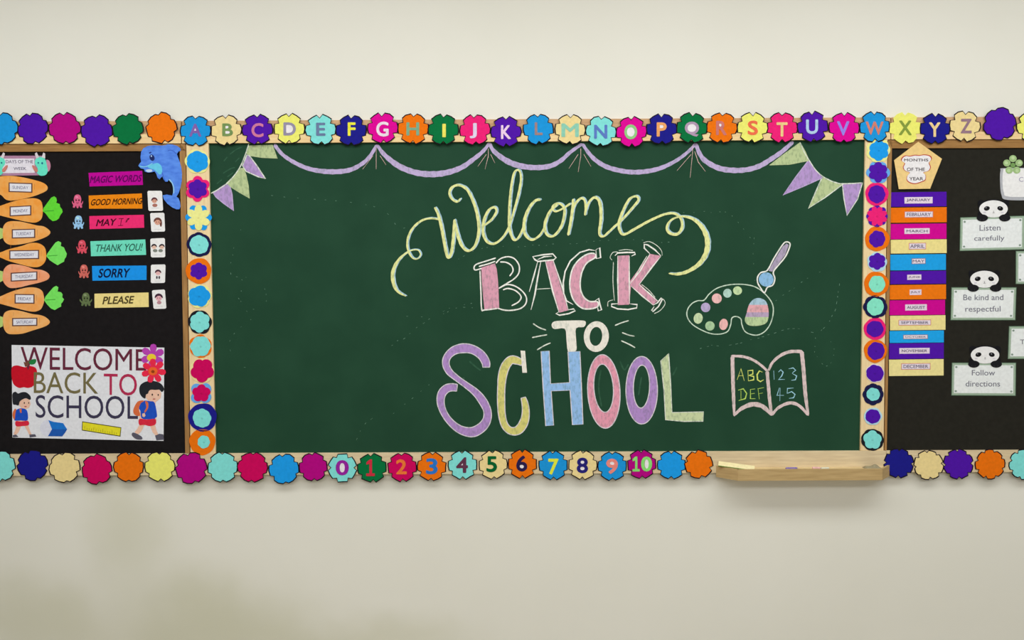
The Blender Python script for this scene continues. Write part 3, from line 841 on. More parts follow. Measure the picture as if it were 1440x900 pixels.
# plain ones at the upper left
flower(3, 181, 23, BLUE, 'plain blue paper flower cut by the left photo edge in the top row', 10, plain=True)
flower(46, 181, 22.5, PURP, 'plain purple paper flower between blue and magenta ones at top left', 12, plain=True)
flower(91, 180.5, 23, MAG, 'plain magenta paper flower third from the left in the top row', 5, plain=True)
flower(136, 184, 23, PURP, 'plain purple paper flower between magenta and green ones in the top row', 3, plain=True)
flower(180, 181.5, 22.5, GRN, 'plain dark green paper flower in the top row above the left pinboard', 8, plain=True)
flower(227, 180, 22.5, ORG, 'plain orange paper flower left of the letter A flower', 14, plain=True)
AL = [
    ('A', 275, 184, BLUE, (266, 174, 283, 192), (122, 92, 162), ((.5, .55, .17, .2),)),
    ('B', 318, 183, TAN, (312.5, 173.5, 327.5, 191.5), (112, 140, 84), ((.5, .3, .2, .14), (.5, .7, .22, .14))),
    ('C', 362, 182, PURP, (353.5, 173, 370.5, 193), (192, 112, 150), ()),
    ('D', 406.5, 181, YELW, (398.5, 172, 416, 190.5), (142, 136, 160), ((.45, .5, .3, .36),)),
    ('E', 451, 182.5, AQUA, (444.5, 172.5, 457.5, 191), (100, 118, 152), ()),
    ('F', 494, 183.5, NAVY, (489, 172, 500, 191), (228, 218, 62), ()),
    ('G', 538, 180, HOT, (529, 171, 546.5, 192), (246, 206, 232), ()),
    ('H', 581, 181, ORG, (571.5, 172, 589.5, 190.5), (118, 162, 132), ()),
    ('I', 623.5, 182, GRN, (622, 174, 627, 193), (226, 214, 92), ()),
    ('J', 668, 182.5, PINK, (660.5, 173, 670.5, 194.5), (208, 196, 236), ()),
    ('K', 711.5, 185, PURP, (704.5, 176, 718.5, 195.5), (238, 196, 236), ()),
    ('L', 757, 181.5, BLUE, (752, 172, 763, 190), (150, 124, 124), ()),
    ('M', 801.5, 182, TAN, (789.5, 173.5, 814, 192.5), (134, 194, 172), ()),
    ('N', 845, 184.5, AQUA, (835.5, 175.5, 854, 195), (88, 116, 186), ()),
    ('O', 888, 185.5, HOT, (878, 175, 896, 196), (136, 192, 124), ((.5, .5, .34, .36),)),
    ('P', 930.5, 181.5, NAVY, (923.5, 172, 937.5, 192), (238, 156, 96), ((.5, .3, .24, .16),)),
    ('Q', 973, 180, GRN, (963, 171, 983, 192), (164, 142, 168), ((.5, .45, .32, .36),)),
    ('R', 1015, 179.5, ORG, (1007, 170, 1022, 190), (188, 112, 108), ((.5, .28, .22, .14),)),
    ('S', 1058, 179.5, YELW, (1051.5, 169.5, 1066, 190), (226, 104, 72), ()),
    ('T', 1100, 179.5, PINK, (1092, 172, 1107.5, 192), (250, 192, 132), ()),
    ('U', 1143, 178, PURP, (1133.5, 168, 1150.5, 188.5), (166, 192, 250), ()),
    ('V', 1187, 179.5, HOT, (1177, 170.5, 1194.5, 190.5), (142, 124, 226), ()),
    ('W', 1230, 178.5, BLUE, (1217.5, 171, 1242.5, 189.5), (198, 122, 106), ()),
    ('X', 1273, 180, YELW, (1264, 169.5, 1282, 190), (126, 146, 62), ()),
    ('Y', 1315, 181, NAVY, (1306.5, 172, 1322.5, 192.5), (246, 196, 142), ()),
    ('Z', 1357, 177.5, TAN, (1351, 167, 1366.5, 187.5), (140, 112, 126), ()),
]
LCN = {'A': 'mauve', 'B': 'olive', 'C': 'pink', 'D': 'grey', 'E': 'slate', 'F': 'yellow', 'G': 'pale pink', 'H': 'sage', 'I': 'yellow', 'J': 'lilac', 'K': 'pale pink', 'L': 'brownish', 'M': 'sage', 'N': 'slate blue', 'O': 'light green', 'P': 'peach', 'Q': 'mauve', 'R': 'dull red', 'S': 'red', 'T': 'peach', 'U': 'pale blue', 'V': 'violet', 'W': 'salmon', 'X': 'olive', 'Y': 'peach', 'Z': 'mauve'}
for i, (c, x, y, rgb, bx, crgb, hl) in enumerate(AL):
    flower(x, y, 22.3, rgb, '%s scalloped paper flower with a %s letter %s in the top row' % (CN[rgb], LCN[c], c), random.uniform(-5, 5), c, bx, crgb, hl, edge=(c != 'X'))
flower(1406, 174.5, 24, PURP, 'plain purple paper flower just right of the letter Z flower', 18, plain=True)
flower(1451, 178, 22, YELW, 'plain pale yellow paper flower cut by the right photo edge in the top row', 8)
# lower row
for x, y, r, rgb, lab, rot, pl in [
    (0, 655.5, 22.5, AQUA, 'plain aqua paper flower cut by the left photo edge in the bottom row', 10, True),
    (46, 654.5, 22.5, NAVY, 'plain navy paper flower below the left end of the welcome poster', 20, True),
    (90.5, 657.5, 22.5, TAN, 'plain cream paper flower between navy and crimson ones in the bottom row', 9, True),
    (136, 660, 22, CRIM, 'plain crimson paper flower between cream and orange ones in the bottom row', 12, True),
    (181, 657, 22, ORG, 'plain orange paper flower between crimson and yellow ones in the bottom row', 0, True),
    (225, 656, 22, YELW, 'plain pale yellow paper flower below the right end of the welcome poster', 3, True),
    (269, 658.5, 23, MAG, 'plain magenta paper flower below the left chalkboard stile', 16, True),
    (313, 657, 22, AQUA, 'plain aqua paper flower between magenta and crimson ones under the chalkboard', 2, True),
    (355, 657, 22, CRIM, 'plain crimson paper flower right of the aqua one under the chalkboard', -4, True),
    (399.5, 659.5, 22, PBL, 'plain blue paper flower between crimson and magenta ones under the chalkboard', 7, True),
    (440.5, 656.5, 20.5, MAG, 'plain magenta paper flower just left of the numeral 0 flower', 5, True),
    (944, 654, 20.8, PBL, 'plain blue paper flower just right of the numeral 10 flower', 0, False),
    (982.5, 653, 20.8, ORG, 'plain orange paper flower touching the left end of the chalk tray', 15, False),
    (1264, 651.5, 21.5, NAVY, 'plain navy paper flower behind the right end of the chalk tray', 20, False),
    (1306, 654, 21.5, TAN, 'plain cream paper flower second right of the chalk tray', 30, False),
    (1347.5, 652.5, 21.8, PURP, 'plain purple paper flower in the bottom row right of the cream one', 26, False),
    (1392.5, 653, 21.5, ORG, 'plain orange paper flower between purple and aqua ones at lower right', 4, False),
    (1440, 653, 22, AQUA, 'plain aqua paper flower cut by the right photo edge in the bottom row', 6, False)]:
    flower(x, y, r, rgb, lab, rot, plain=pl)
NU = [('0', 481.5, 658, AQUA, (472, 647, 490.5, 668.5), (142, 34, 152), ((.5, .5, .26, .36),), 30, 'purple'),
      ('1', 523, 658, GRN, (515, 646, 527, 669.5), (192, 44, 62), (), 5, 'red'),
      ('2', 565.5, 657, CRIM, (557, 646, 572, 667), (236, 112, 52), (), 3, 'orange'),
      ('3', 607, 656, ORG, (599, 644.5, 615.5, 667), (42, 112, 190), (), -3, 'blue'),
      ('4', 650.5, 654, AQUA, (641.5, 643, 658, 665), (92, 50, 72), ((.42, .52, .2, .2),), 2, 'maroon'),
      ('5', 693.5, 653.5, TAN, (684, 641.5, 699, 664), (0, 92, 44), (), 4, 'green'),
      ('6', 734.5, 652.5, ORG, (726, 640.5, 741.5, 663), (38, 28, 72), ((.52, .7, .24, .18),), 0, 'dark'),
      ('7', 778, 654.5, BLUE, (771, 645, 785.5, 667.5), (216, 226, 62), (), 2, 'lime'),
      ('8', 819.5, 654, TAN, (811, 643.5, 827, 665.5), (36, 32, 112), ((.5, .27, .22, .14), (.5, .73, .25, .16)), -2, 'navy'),
      ('9', 861, 655.5, BLUE, (852.5, 645, 869, 666.5), (236, 132, 122), ((.48, .3, .24, .18),), 0, 'salmon'),
      ('10', 902.5, 653, MAG, (889.5, 642, 917, 663), (132, 212, 112), ((.75, .5, .13, .34),), 3, 'light green')]
for c, x, y, rgb, bx, crgb, hl, rot, cn in NU:
    flower(x, y, 21.3, rgb, '%s scalloped paper flower with a %s numeral %s under the chalkboard' % (CN[rgb], cn, c), rot, c, bx, crgb, hl)

# ------------------------------------------------------------------ double flowers on the two stiles
def lobes(cx, cy, r, k, amp, rot=0, n=64, jit=0.0):
    out = []
    ph = random.uniform(0, 6)
    for i in range(n):
        a_ = 2 * math.pi * i / n
        q = r * (1 - amp + amp * abs(math.cos(k * (a_ - R(rot)) / 2)) ** 0.8 + jit * math.sin(2 * a_ + ph) + jit * 0.6 * math.sin(5 * a_ + 2 * ph)) if k else r * (1 + jit * math.sin(3 * a_ + ph) + jit * 0.5 * math.sin(7 * a_))
        out.append((cx + q * math.cos(a_), cy - q * math.sin(a_)))
    return out


LY, SKYB, DNV, BLK, MINT, LBL, PCH, LIL = (232, 226, 140), (96, 160, 226), (22, 24, 66), (24, 26, 34), (126, 216, 190), (170, 205, 228), (240, 208, 150), (216, 206, 216)


def stile_flower(x, y, o, i_, label, side_):
    """o / i_ = (rgb, r, lobes, amp, rot[, dx, dy])"""
    d = D_RAIL + 0.0006
    th = thing('paper_flower', label, 'paper flower', x, y, d, 'double paper flowers on the %s stile' % side_)
    for nm, q, dd in (('outer_petals', o, d), ('inner_petals', i_, d + 0.0008)):
        rgb, r, k, amp, rot = q[:5]
        dx, dy = (q[5], q[6]) if len(q) > 5 else (0, 0)
        plate(th, nm, lobes(x + dx, y + dy, r, k, amp, rot, 64, 0.025), dd, 0.0006, paper(rgb))
    c = (x + (i_[5] if len(i_) > 5 else 0), y + (i_[6] if len(i_) > 6 else 0))
    dk = tuple(int(v * 0.91) for v in i_[0])
    plate(th, 'centre_dent', ell(c[0], c[1] + 0.5, 1.6, 1.3, 20, 10), d + 0.0011, 0.0003, paper(dk))


LS = [
    (277.6, 227, (LY, 17.5, 6, .1, 0), (PBL, 15.3, 6, .1, 30), 'blue flower on a pale yellow one, topmost on the left stile'),
    (278, 265.5, (PINK, 18, 6, .24, 30), (PURP, 13.5, 6, .2, 30), 'purple flower on rose petals, second from top on the left stile'),
    (279, 306, (PBL, 19, 6, .42, 0), (LY, 17.5, 6, .45, 30), 'pale yellow star flower over blue petals on the left stile'),
    (280, 344, (DNV, 17.5, 8, .06, 0), (AQUA, 13.3, 8, .05, 0), 'aqua disc flower on dark navy, between yellow star and orange ring'),
    (279.4, 381, (ORG, 18, 0, 0, 0), (PURP, 12.3, 6, .2, 30), 'purple flower on a round orange one, left stile'),
    (280.6, 416.5, (LY, 17, 7, .1, 0), (PBL, 15.5, 5, .14, 80, -0.5, 0), 'lopsided blue flower on pale yellow, middle of the left stile'),
    (281, 453, (BLK, 17, 6, .08, 0), (AQUA, 14.6, 6, .16, 30), 'aqua six petal flower on black, left stile'),
    (282, 487, (ORG, 16.5, 6, .12, 30), (AQUA, 14.6, 6, .1, 0), 'aqua hexagonal flower on orange, left stile'),
    (284, 521, (PCH, 17.5, 5, .12, 90), (CRIM, 17.0, 5, .22, 54, 0.6, -0.3), 'large crimson five petal flower on pale peach, left stile'),
    (283, 553, (SKYB, 16.5, 4, .34, 45), (CRIM, 13, 5, .24, 90), 'crimson flower on four blue petals, left stile'),
    (285, 587, (NAVY, 20, 0, 0, 0), (AQUA, 13.2, 8, .06, 0, -1, 1), 'aqua disc on a big round navy flower, left stile'),
    (284.5, 621.5, (ORG, 18.3, 0, 0, 0), (AQUA, 9, 7, .08, 0, 2, 0), 'small aqua disc on round orange flower, lowest on the left stile')]
for q in LS: stile_flower(*q, 'left')
RS = [
    (1235, 211.5, (LY, 17.5, 7, .14, 0), (PBL, 14.6, 6, .16, 30, 1, 0), 'blue flower on pale yellow, topmost on the right stile'),
    (1235, 242.5, (SKYB, 16.5, 6, .2, 0), (PURP, 14.3, 6, .24, 30, 0, -0.5), 'purple six petal flower on blue, second from top on the right stile'),
    (1233, 273, (PINK, 16.3, 0, 0, 0), (PURP, 12.4, 8, .06, 0), 'purple disc on a rose ring below the purple and blue flower, right stile'),
    (1233.5, 304, (PURP, 15.5, 8, .2, 0), (PINK, 14.5, 8, .3, 22), 'rose eight petal flower edged with purple, right stile'),
    (1233.5, 336, (ORG, 17.2, 0, 0, 0), (PURP, 11.8, 7, .1, 0), 'purple flower on orange, beside the March strip on the right stile'),
    (1233.5, 367.5, (LBL, 14, 7, .08, 0, 0, 1), (PURP, 12.2, 6, .2, 30), 'purple flower on icy blue, beside the May strip on the right stile'),
    (1232.4, 399.5, (ORG, 17.5, 0, 0, 0), (MINT, 11.9, 6, .06, 0, 1, 0), 'mint disc on round orange flower, right stile'),
    (1231, 431.5, (DNV, 16.9, 8, .08, 0), (MINT, 12.2, 7, .06, 0), 'mint disc on dark navy scalloped flower, beside the August strip'),
    (1230.5, 462.5, (PINK, 15.6, 0, 0, 0), (PURP, 11.8, 7, .05, 0), 'purple disc on a rose ring beside the September strip'),
    (1231, 493.5, (ORG, 16.2, 0, 0, 0), (PURP, 12.4, 7, .06, 0, 1, 0), 'purple disc on an orange ring beside the November strip'),
    (1230.5, 525, (LIL, 13.2, 7, .06, 0), (PURP, 12.3, 7, .07, 0), 'purple disc on pale lilac below the orange ring, right stile'),
    (1228, 554.5, (DNV, 15.2, 8, .08, 0), (AQUA, 9.4, 7, .06, 0), 'small aqua disc on navy flower, right stile'),
    (1227.6, 585.5, (LBL, 12.6, 6, .06, 0), (PURP, 10.4, 7, .06, 0), 'small purple disc on pale blue, second from bottom on the right stile'),
    (1227, 618.5, (BLK, 15.8, 9, .05, 0), (AQUA, 13.2, 5, .16, 90), 'aqua five lobed flower on black, lowest on the right stile')]
for q in RS: stile_flower(*q, 'right')

# ------------------------------------------------------------------ left pinboard papers
DP = D_PAN + 0.0007
WP = paper((214, 214, 224))
INKD = ink((84, 78, 100))


def darker(c, f): return tuple(int(v * f) for v in c)


# header
hd = thing('header_card', 'white days of the week header card held by two mint unicorns', 'card', 30, 232, DP)
plate(hd, 'mauve_backing', [(-12, 219), (60, 219), (60, 246.5), (-12, 247)], DP, 0.0006, paper((166, 124, 152)))
plate(hd, 'white_sheet', [(4, 223), (48, 223), (49, 243), (3, 243.5)], DP + 0.0005, 0.0004, paper((216, 212, 224)))
text(hd, 'printed_text', 'DAYS OF THE', (8, 225, 46.5, 229.5), DP + 0.0009, INKD)
text(hd, 'printed_text', 'WEEK', (19, 235, 37, 239), DP + 0.0009, INKD)
for sgn, cx in ((1, 57), (-1, -1)):
    m_ = lambda pts: [(cx + sgn * (x - 57), y) for x, y in pts]
    u = plate(hd, 'unicorn', crom(m_([(50, 224), (54, 221), (60, 221), (64, 225), (66, 233), (67, 241), (64, 246), (57, 247), (52, 243), (53, 237), (49, 230)]), True, 4), DP + 0.0014, 0.0006, paper((98, 214, 188)), 'mint unicorn')
    plate(u, 'ear', m_([(49, 216), (51.5, 214), (55, 221), (51, 223)]), DP + 0.0017, 0.0004, paper((206, 200, 206)))
    plate(u, 'ear', m_([(58.5, 221), (61, 214.5), (63.5, 216), (63.5, 223)]), DP + 0.0017, 0.0004, paper((206, 200, 206)))
    plate(u, 'mane', crom(m_([(65, 225), (69, 226), (71, 232), (70, 239), (67, 241), (66, 233)]), True, 4), DP + 0.0011, 0.0004, paper((184, 128, 152)))
    plate(u, 'eye', ell(cx + sgn * 2.3, 229.5, 1.2, 1.5), DP + 0.0018, 0.0003, ink((28, 96, 130)))
    plate(u, 'eye', ell(cx - sgn * 3.2, 229, 1.0, 1.2), DP + 0.0018, 0.0003, ink((28, 96, 130)))
    plate(u, 'hand', crom(m_([(45, 233), (48, 233), (53, 239), (52, 242), (48, 240)]), True, 4), DP + 0.0018, 0.0003, paper((190, 120, 108)))

CAR = [
    ('SUNDAY', (232, 146, 62), [(-22, 262), (-14, 252), (0, 248), (16, 247.3), (30, 249), (44, 252), (58, 256), (65, 260), (67, 264.5), (64, 269), (50, 275), (33, 279.5), (17, 282), (8, 280.5), (0, 273.5), (-16, 272)], (12, 257, 45.5, 270.5), 1.0, None),
    ('MONDAY', (232, 144, 58), [(-16, 294), (0, 289.5), (13, 285), (27, 281), (40, 279), (50, 279), (57, 282), (59.7, 289), (60, 300), (58, 308), (52, 312.3), (45, 313), (33, 311), (20, 308), (0, 303), (-14, 299)], (13.5, 289.5, 44, 303.5), -1.5,
     [(60, 297), (61, 293), (66, 286), (72, 278), (76, 276), (79, 278), (80, 282), (79, 285), (84, 287), (84.5, 291), (87, 294), (88, 298), (86, 301), (84, 304), (83, 307), (79, 310), (74, 311), (69, 307), (64, 300)]),
    ('TUESDAY', (232, 150, 72), [(4, 324), (5, 318), (9, 313), (16, 311), (28, 311.5), (40, 314), (52, 317), (60, 318), (66, 321), (70.7, 326), (68, 331), (58, 336), (42, 341), (25, 344), (13, 344), (6, 339), (4, 331)], (16.5, 322, 49.5, 335), -0.8, 'l'),
    ('WEDNESDAY', (232, 144, 58), [(-16, 358), (0, 355), (12, 350.5), (30, 346), (42, 342), (52, 341.6), (60, 345), (64, 351), (65, 362), (62, 370), (55, 375), (45, 375.5), (30, 372), (12, 367), (0, 362)], (13, 351.7, 55, 364.5), -0.6,
     [(65, 360), (67, 356), (72, 349), (78, 341), (82, 339), (86, 341), (85.5, 346), (90, 348), (91.5, 352), (94, 357), (93, 361), (91, 364), (90, 368), (86, 370), (81, 373), (76, 370), (70, 366)]),
    ('THURSDAY', (230, 142, 98), [(4, 386), (6, 378), (12, 372.5), (20, 371.6), (35, 374), (48, 378.5), (58, 379.5), (66, 383), (69.7, 388), (67, 393), (57, 397), (40, 401), (28, 404), (15, 405), (8, 401), (4, 394)], (15, 382.5, 52.5, 395), -2, 'l'),
    ('FRIDAY', (226, 150, 78), [(-14, 422), (0, 417), (15, 410.5), (30, 406), (42, 404), (52, 405), (59, 409), (61.7, 417), (61.7, 425), (58, 434), (52, 437.5), (45, 438.2), (33, 436), (18, 432), (0, 427)], (20.5, 413.5, 48.5, 427), 0.3,
     [(62, 422), (64, 417), (69, 411), (75, 404), (79, 402), (82, 404), (81, 410), (86, 411), (88, 414), (87.5, 418), (90, 421), (88, 425), (86, 427), (86, 431), (82, 433), (77, 436), (72, 434), (66, 428)]),
    ('SATURDAY', (230, 156, 84), [(4, 452), (5, 443), (9, 438), (18, 436), (30, 437.5), (45, 441.5), (56, 443), (64, 446), (70, 452), (67, 457), (58, 461), (45, 465), (32, 469), (20, 470), (11, 469), (6, 463)], (17, 447, 52.5, 458.5), -0.5, 'l')]
for k, (day, rgb, out, lb_, tilt_, leaf) in enumerate(CAR):
    d = DP + (0.0012 if k % 2 else 0)
    extra = ' with bright green leaves' if isinstance(leaf, list) else (' and its green leaves cut off at the left' if leaf else ', uppermost under the header card')
    th = thing('paper_carrot', '%s paper carrot labelled %s%s' % ('pinkish orange' if day == 'THURSDAY' else 'orange', day, extra), 'paper carrot', 35, (lb_[1] + lb_[3]) / 2, d, 'days of the week carrots')
    body = crom(out, True, 4)
    root = plate(th, 'root', body, d, 0.0006, mat('carrot_%s' % day.lower(), rgb, 0.85, 0.1, 0, 45, tuple(min(255, int(v * 1.0) + 8) if i else min(255, v + 8) for i, v in enumerate((rgb[0] - 8, rgb[1] + 6, rgb[2] + 16)))))
    x0_, y0_, x1_, y1_ = lb_
    t_ = tilt_ / 2
    qd = [(x0_, y0_ - t_), (x1_, y0_ + t_), (x1_, y1_ + t_), (x0_, y1_ - t_)]
    stroke(root, 'crease', [[(x0_ + 2, y0_ - 8), (x0_ + 2, y0_ - 3)], [(x1_ + 3, y1_ - 12), (x1_ + 3, y1_ - 4)]], 0.8, d + 0.0003, ink(darker(rgb, 0.78)), smooth=False)
    tg = plate(th, 'name_tag', qd, d + 0.0004, 0.0004, ink((96, 66, 62)), 'white tag with brown border')
    inn = [(x0_ + 1.7, y0_ - t_ + 1.5), (x1_ - 1.7, y0_ + t_ + 1.5), (x1_ - 1.7, y1_ + t_ - 1.5), (x0_ + 1.7, y1_ - t_ - 1.5)]
    plate(tg, 'tag_sheet', inn, d + 0.0008, 0.0004, WP)
    cy_ = (y0_ + y1_) / 2
    pad = (x1_ - x0_) * 0.17
    text(tg, 'printed_text', day, [(x0_ + pad, cy_ - 2.2 - t_ * .7), (x1_ - pad, cy_ - 2.2 + t_ * .7), (x1_ - pad, cy_ + 2.2 + t_ * .7), (x0_ + pad, cy_ + 2.2 - t_ * .7)], d + 0.0011, ink((110, 110, 140)))
    if isinstance(leaf, list):
        lf = plate(th, 'leaves', leaf, d + 0.0002, 0.0005, paper((112, 214, 92) if day != 'MONDAY' else (92, 204, 52)))
        b0 = leaf[0]
        stroke(lf, 'vein', [[(b0[0] + 2, b0[1]), (b0[0] + 9, b0[1] - 0.5), (b0[0] + 16, b0[1] - 1)]], 0.9, d + 0.0005, ink((60, 160, 50)))
    elif leaf == 'l':
        plate(th, 'leaves', [(4, cy_ - 7), (0, cy_ - 8), (-14, cy_ - 16), (-22, cy_ - 8), (-26, cy_), (-20, cy_ + 9), (-12, cy_ + 14), (0, cy_ + 8), (4, cy_ + 6)], d - 0.0001, 0.0004, paper((172, 196, 112)))

CARDS = [
    ('MAGIC WORDS', (178, 0, 142), [(124.4, 243.1), (200, 240.2), (201, 260), (126, 262.2)], (127, 246.5, 199, 256.5), (96, 0, 90), 'magenta word strip reading MAGIC WORDS'),
    ('GOOD MORNING', (240, 128, 14), [(124.7, 275), (199.4, 272), (200.2, 293.3), (125.3, 293.5)], (128, 279, 200, 288), (66, 34, 10), 'orange word strip reading GOOD MORNING'),
    ('MAY I ?', (222, 42, 108), [(125.6, 303.9), (202.2, 302), (202.8, 320.2), (126, 322.2)], (136, 307.5, 181, 317.5), (70, 10, 34), 'rose word strip reading MAY I ?'),
    ('THANK YOU!', (104, 208, 182), [(127, 339.2), (204.3, 336.7), (205.5, 358.4), (128, 360.3)], (134.5, 343, 200, 353.5), (44, 96, 82), 'turquoise word strip reading THANK YOU!'),
    ('SORRY', (22, 138, 222), [(129.4, 374), (206, 373.4), (206, 393.6), (130, 394.8)], (139, 377.5, 182, 390.5), (10, 22, 60), 'blue word strip reading SORRY'),
    ('PLEASE', (224, 204, 132), [(132.8, 413), (208.8, 411.3), (209.2, 431.7), (133, 433)], (145, 416.5, 188, 427.5), (76, 66, 34), 'cream word strip reading PLEASE')]
for body_, rgb, quad_, tb, trgb, lab in CARDS:
    th = thing('word_strip', lab, 'word strip', (quad_[0][0] + quad_[1][0]) / 2, (quad_[0][1] + quad_[2][1]) / 2, DP, 'polite word strips')
    plate(th, 'strip', quad_, DP, 0.0006, paper(rgb))
    sl = (quad_[1][1] - quad_[0][1]) * 0.7 / 2
    sk = 1.2
    bw = {'THANK YOU!': 0.010}.get(body_, 0.022)
    hq = lambda x0, y0, x1, y1: [(x0 + sk, y0 - sl), (x1 + sk, y0 + sl), (x1 - sk, y1 + sl), (x0 - sk, y1 - sl)]
    if body_ == 'MAY I ?':
        text(th, 'handwriting', 'MAY', hq(136, 307.8, 163, 317.5), DP + 0.0004, ink(trgb), bw)
        stroke(th, 'handwriting', [[(167, 307.6), (174, 307.2)], [(171, 307.4), (169.5, 317)], [(166, 317.2), (173, 316.8)]], 2.1, DP + 0.0004, ink(trgb), smooth=False)
        text(th, 'handwriting', '?', hq(177, 306.8, 181.5, 312.5), DP + 0.0004, ink(trgb), bw)
    else:
        text(th, 'handwriting', body_, hq(*tb), DP + 0.0004, ink(trgb), bw)

OCT = [(109, 283, (206, 92, 128), 'pink octopus cutout beside the orange word strip'), (110.3, 312.5, (140, 184, 232), 'light blue octopus cutout beside the rose word strip'),
       (115.3, 347, (206, 74, 92), 'red octopus cutout beside the turquoise word strip'), (118, 381.5, (194, 98, 90), 'salmon octopus cutout beside the blue word strip'), (120.7, 421, (92, 108, 70), 'olive green octopus cutout beside the cream word strip')]
for x, y, rgb, lab in OCT:
    th = thing('paper_octopus', lab, 'octopus cutout', x, y, DP, 'octopus cutouts beside the word strips')
    g_ = rgb[1] == 108
    wd = 8.2 if g_ else 7.3
    head = [(x - 4.6, y + 2), (x - 5.3, y - 3), (x - 3.6, y - 8), (x, y - 9.5), (x + 3.6, y - 8), (x + 5.3, y - 3), (x + 4.6, y + 2), (x + 6, y + 2.5), (x + wd, y - 0.5), (x + wd + .4, y + 2), (x + 6, y + 5.5), (x + 6.5, y + 8.5), (x + 4, y + 9),
            (x + 2.2, y + 6), (x + 1, y + 9.5), (x - 1, y + 9.5), (x - 2.2, y + 6), (x - 4, y + 9), (x - 6.5, y + 8.5), (x - 6, y + 5.5), (x - wd - .4, y + 2), (x - wd, y - 0.5), (x - 6, y + 2.5)]
    b_ = plate(th, 'body', crom(head, True, 3), DP, 0.0006, paper(rgb))
    for e in (-2, 2):
        plate(th, 'eye', ell(x + e, y - 1.5, 1.0, 1.4), DP + 0.0003, 0.0002, ink(darker(rgb, 0.35)))
    stroke(b_, 'smile', [(x - 1.8, y + 1.6), (x, y + 2.6), (x + 1.8, y + 1.6)], 0.7, DP + 0.0003, ink(darker(rgb, 0.45)))
    plate(b_, 'highlight', ell(x - 1, y - 6, 2.2, 1.4, 15), DP + 0.0003, 0.0002, paper(tuple(min(255, v + 34) for v in rgb)))

PIC = [([(207.2, 268.3), (227.8, 268.3), (229.4, 296.4), (208.7, 296.7)], 'boy', 'white picture card of a child at the dolphin tail, beside the orange strip'),
       ([(211, 299.4), (231, 299), (232.2, 325.6), (212.8, 326)], 'girl', 'white picture card of a brown haired child beside the rose strip'),
       ([(211.3, 335.5), (231.8, 334.6), (232.4, 361.8), (212.2, 362)], 'two', 'white picture card of two children beside the turquoise strip'),
       ([(212.2, 372.2), (232.8, 371.8), (232, 397.8), (212, 398.2)], 'small', 'white picture card of a small bowing child beside the blue strip'),
       ([(213.5, 408.2), (231.8, 407), (234, 434), (216, 434.5)], 'wide', 'white picture card of a dark haired child beside the cream strip')]
SK = (206, 152, 132)
for q, kind_, lab in PIC:
    cx, cy = sum(p[0] for p in q) / 4, sum(p[1] for p in q) / 4
    d_ = DP + (0.0016 if kind_ == 'boy' else 0)
    if kind_ == 'boy': d_ = D_LIP + 0.0022
    th = thing('picture_card', lab, 'picture card', cx, cy, d_, 'picture cards beside the word strips')
    rq = []
    for i in range(4):
        a_, b_, c_ = q[i - 1], q[i], q[(i + 1) % 4]
        for o_ in (a_, c_):
            l = math.hypot(o_[0] - b_[0], o_[1] - b_[1])
            rq.append((b_[0] + (o_[0] - b_[0]) / l * 1.5, b_[1] + (o_[1] - b_[1]) / l * 1.5))
    plate(th, 'card', rq, d_, 0.0006, paper((222, 222, 222)))

    def head(hx, hy, r, hair, skin=SK, fringe=0.0):
        f_ = plate(th, 'printed_face', ell(hx, hy, r, r * 1.05), d_ + 0.0003, 0.0002, paper(skin))
        plate(f_, 'hair', [(hx + r * 1.25 * math.cos(R(a)), hy - r * 1.25 * math.sin(R(a))) for a in range(-10, 191, 20)] + [(hx - r * .8, hy - r * .1), (hx - r * .3, hy - r * .5), (hx + r * .4, hy - r * .5), (hx + r * .8, hy - r * .1)], d_ + 0.0005, 0.0002, ink(hair))
        for e in (-.35, .35):
            plate(f_, 'eye', ell(hx + e * r, hy + r * .15, r * .12, r * .16, 0, 8), d_ + 0.0005, 0.0002, ink((50, 34, 34)))
    if kind_ == 'boy':
        head(cx - 1.2, cy - 0.5, 3.6, (92, 54, 62)); plate(th, 'printed_shirt', ell(cx - 0.5, cy + 6.3, 3.6, 2.4), d_ + 0.0003, 0.0002, paper((160, 104, 92)))
    elif kind_ == 'girl':
        head(cx, cy - 1, 4.6, (104, 64, 56)); plate(th, 'printed_hair_tail', ell(cx + 4.5, cy + 2, 1.6, 4.4), d_ + 0.0003, 0.0002, ink((104, 64, 56)))
    elif kind_ == 'two':
        for e in (-5.3, 5.6):
            head(cx + e, cy - 1.5, 3.2, (52, 44, 50), (222, 186, 168)); plate(th, 'printed_shirt', ell(cx + e * .7, cy + 4, 3.2, 2.2), d_ + 0.0003, 0.0002, paper((120, 126, 118)))
    elif kind_ == 'small':
        head(cx, cy - 1.5, 3.6, (72, 44, 56), (226, 178, 178))
        for e in (-1.7, 1.7): plate(th, 'printed_leg', ell(cx + e, cy + 5.2, 1.2, 2.2), d_ + 0.0003, 0.0002, ink((70, 62, 70)))
    else:
        head(cx - .6, cy - 2.5, 4.6, (66, 40, 58), (214, 164, 172)); plate(th, 'printed_shirt', ell(cx, cy + 4.6, 3.2, 2.4), d_ + 0.0003, 0.0002, paper((176, 130, 140)))
    stroke(th, 'printed_line', [[(cx - 5, cy + 10.2), (cx + 5, cy + 10)]], 0.7, d_ + 0.0003, ink((150, 150, 156)), smooth=False)

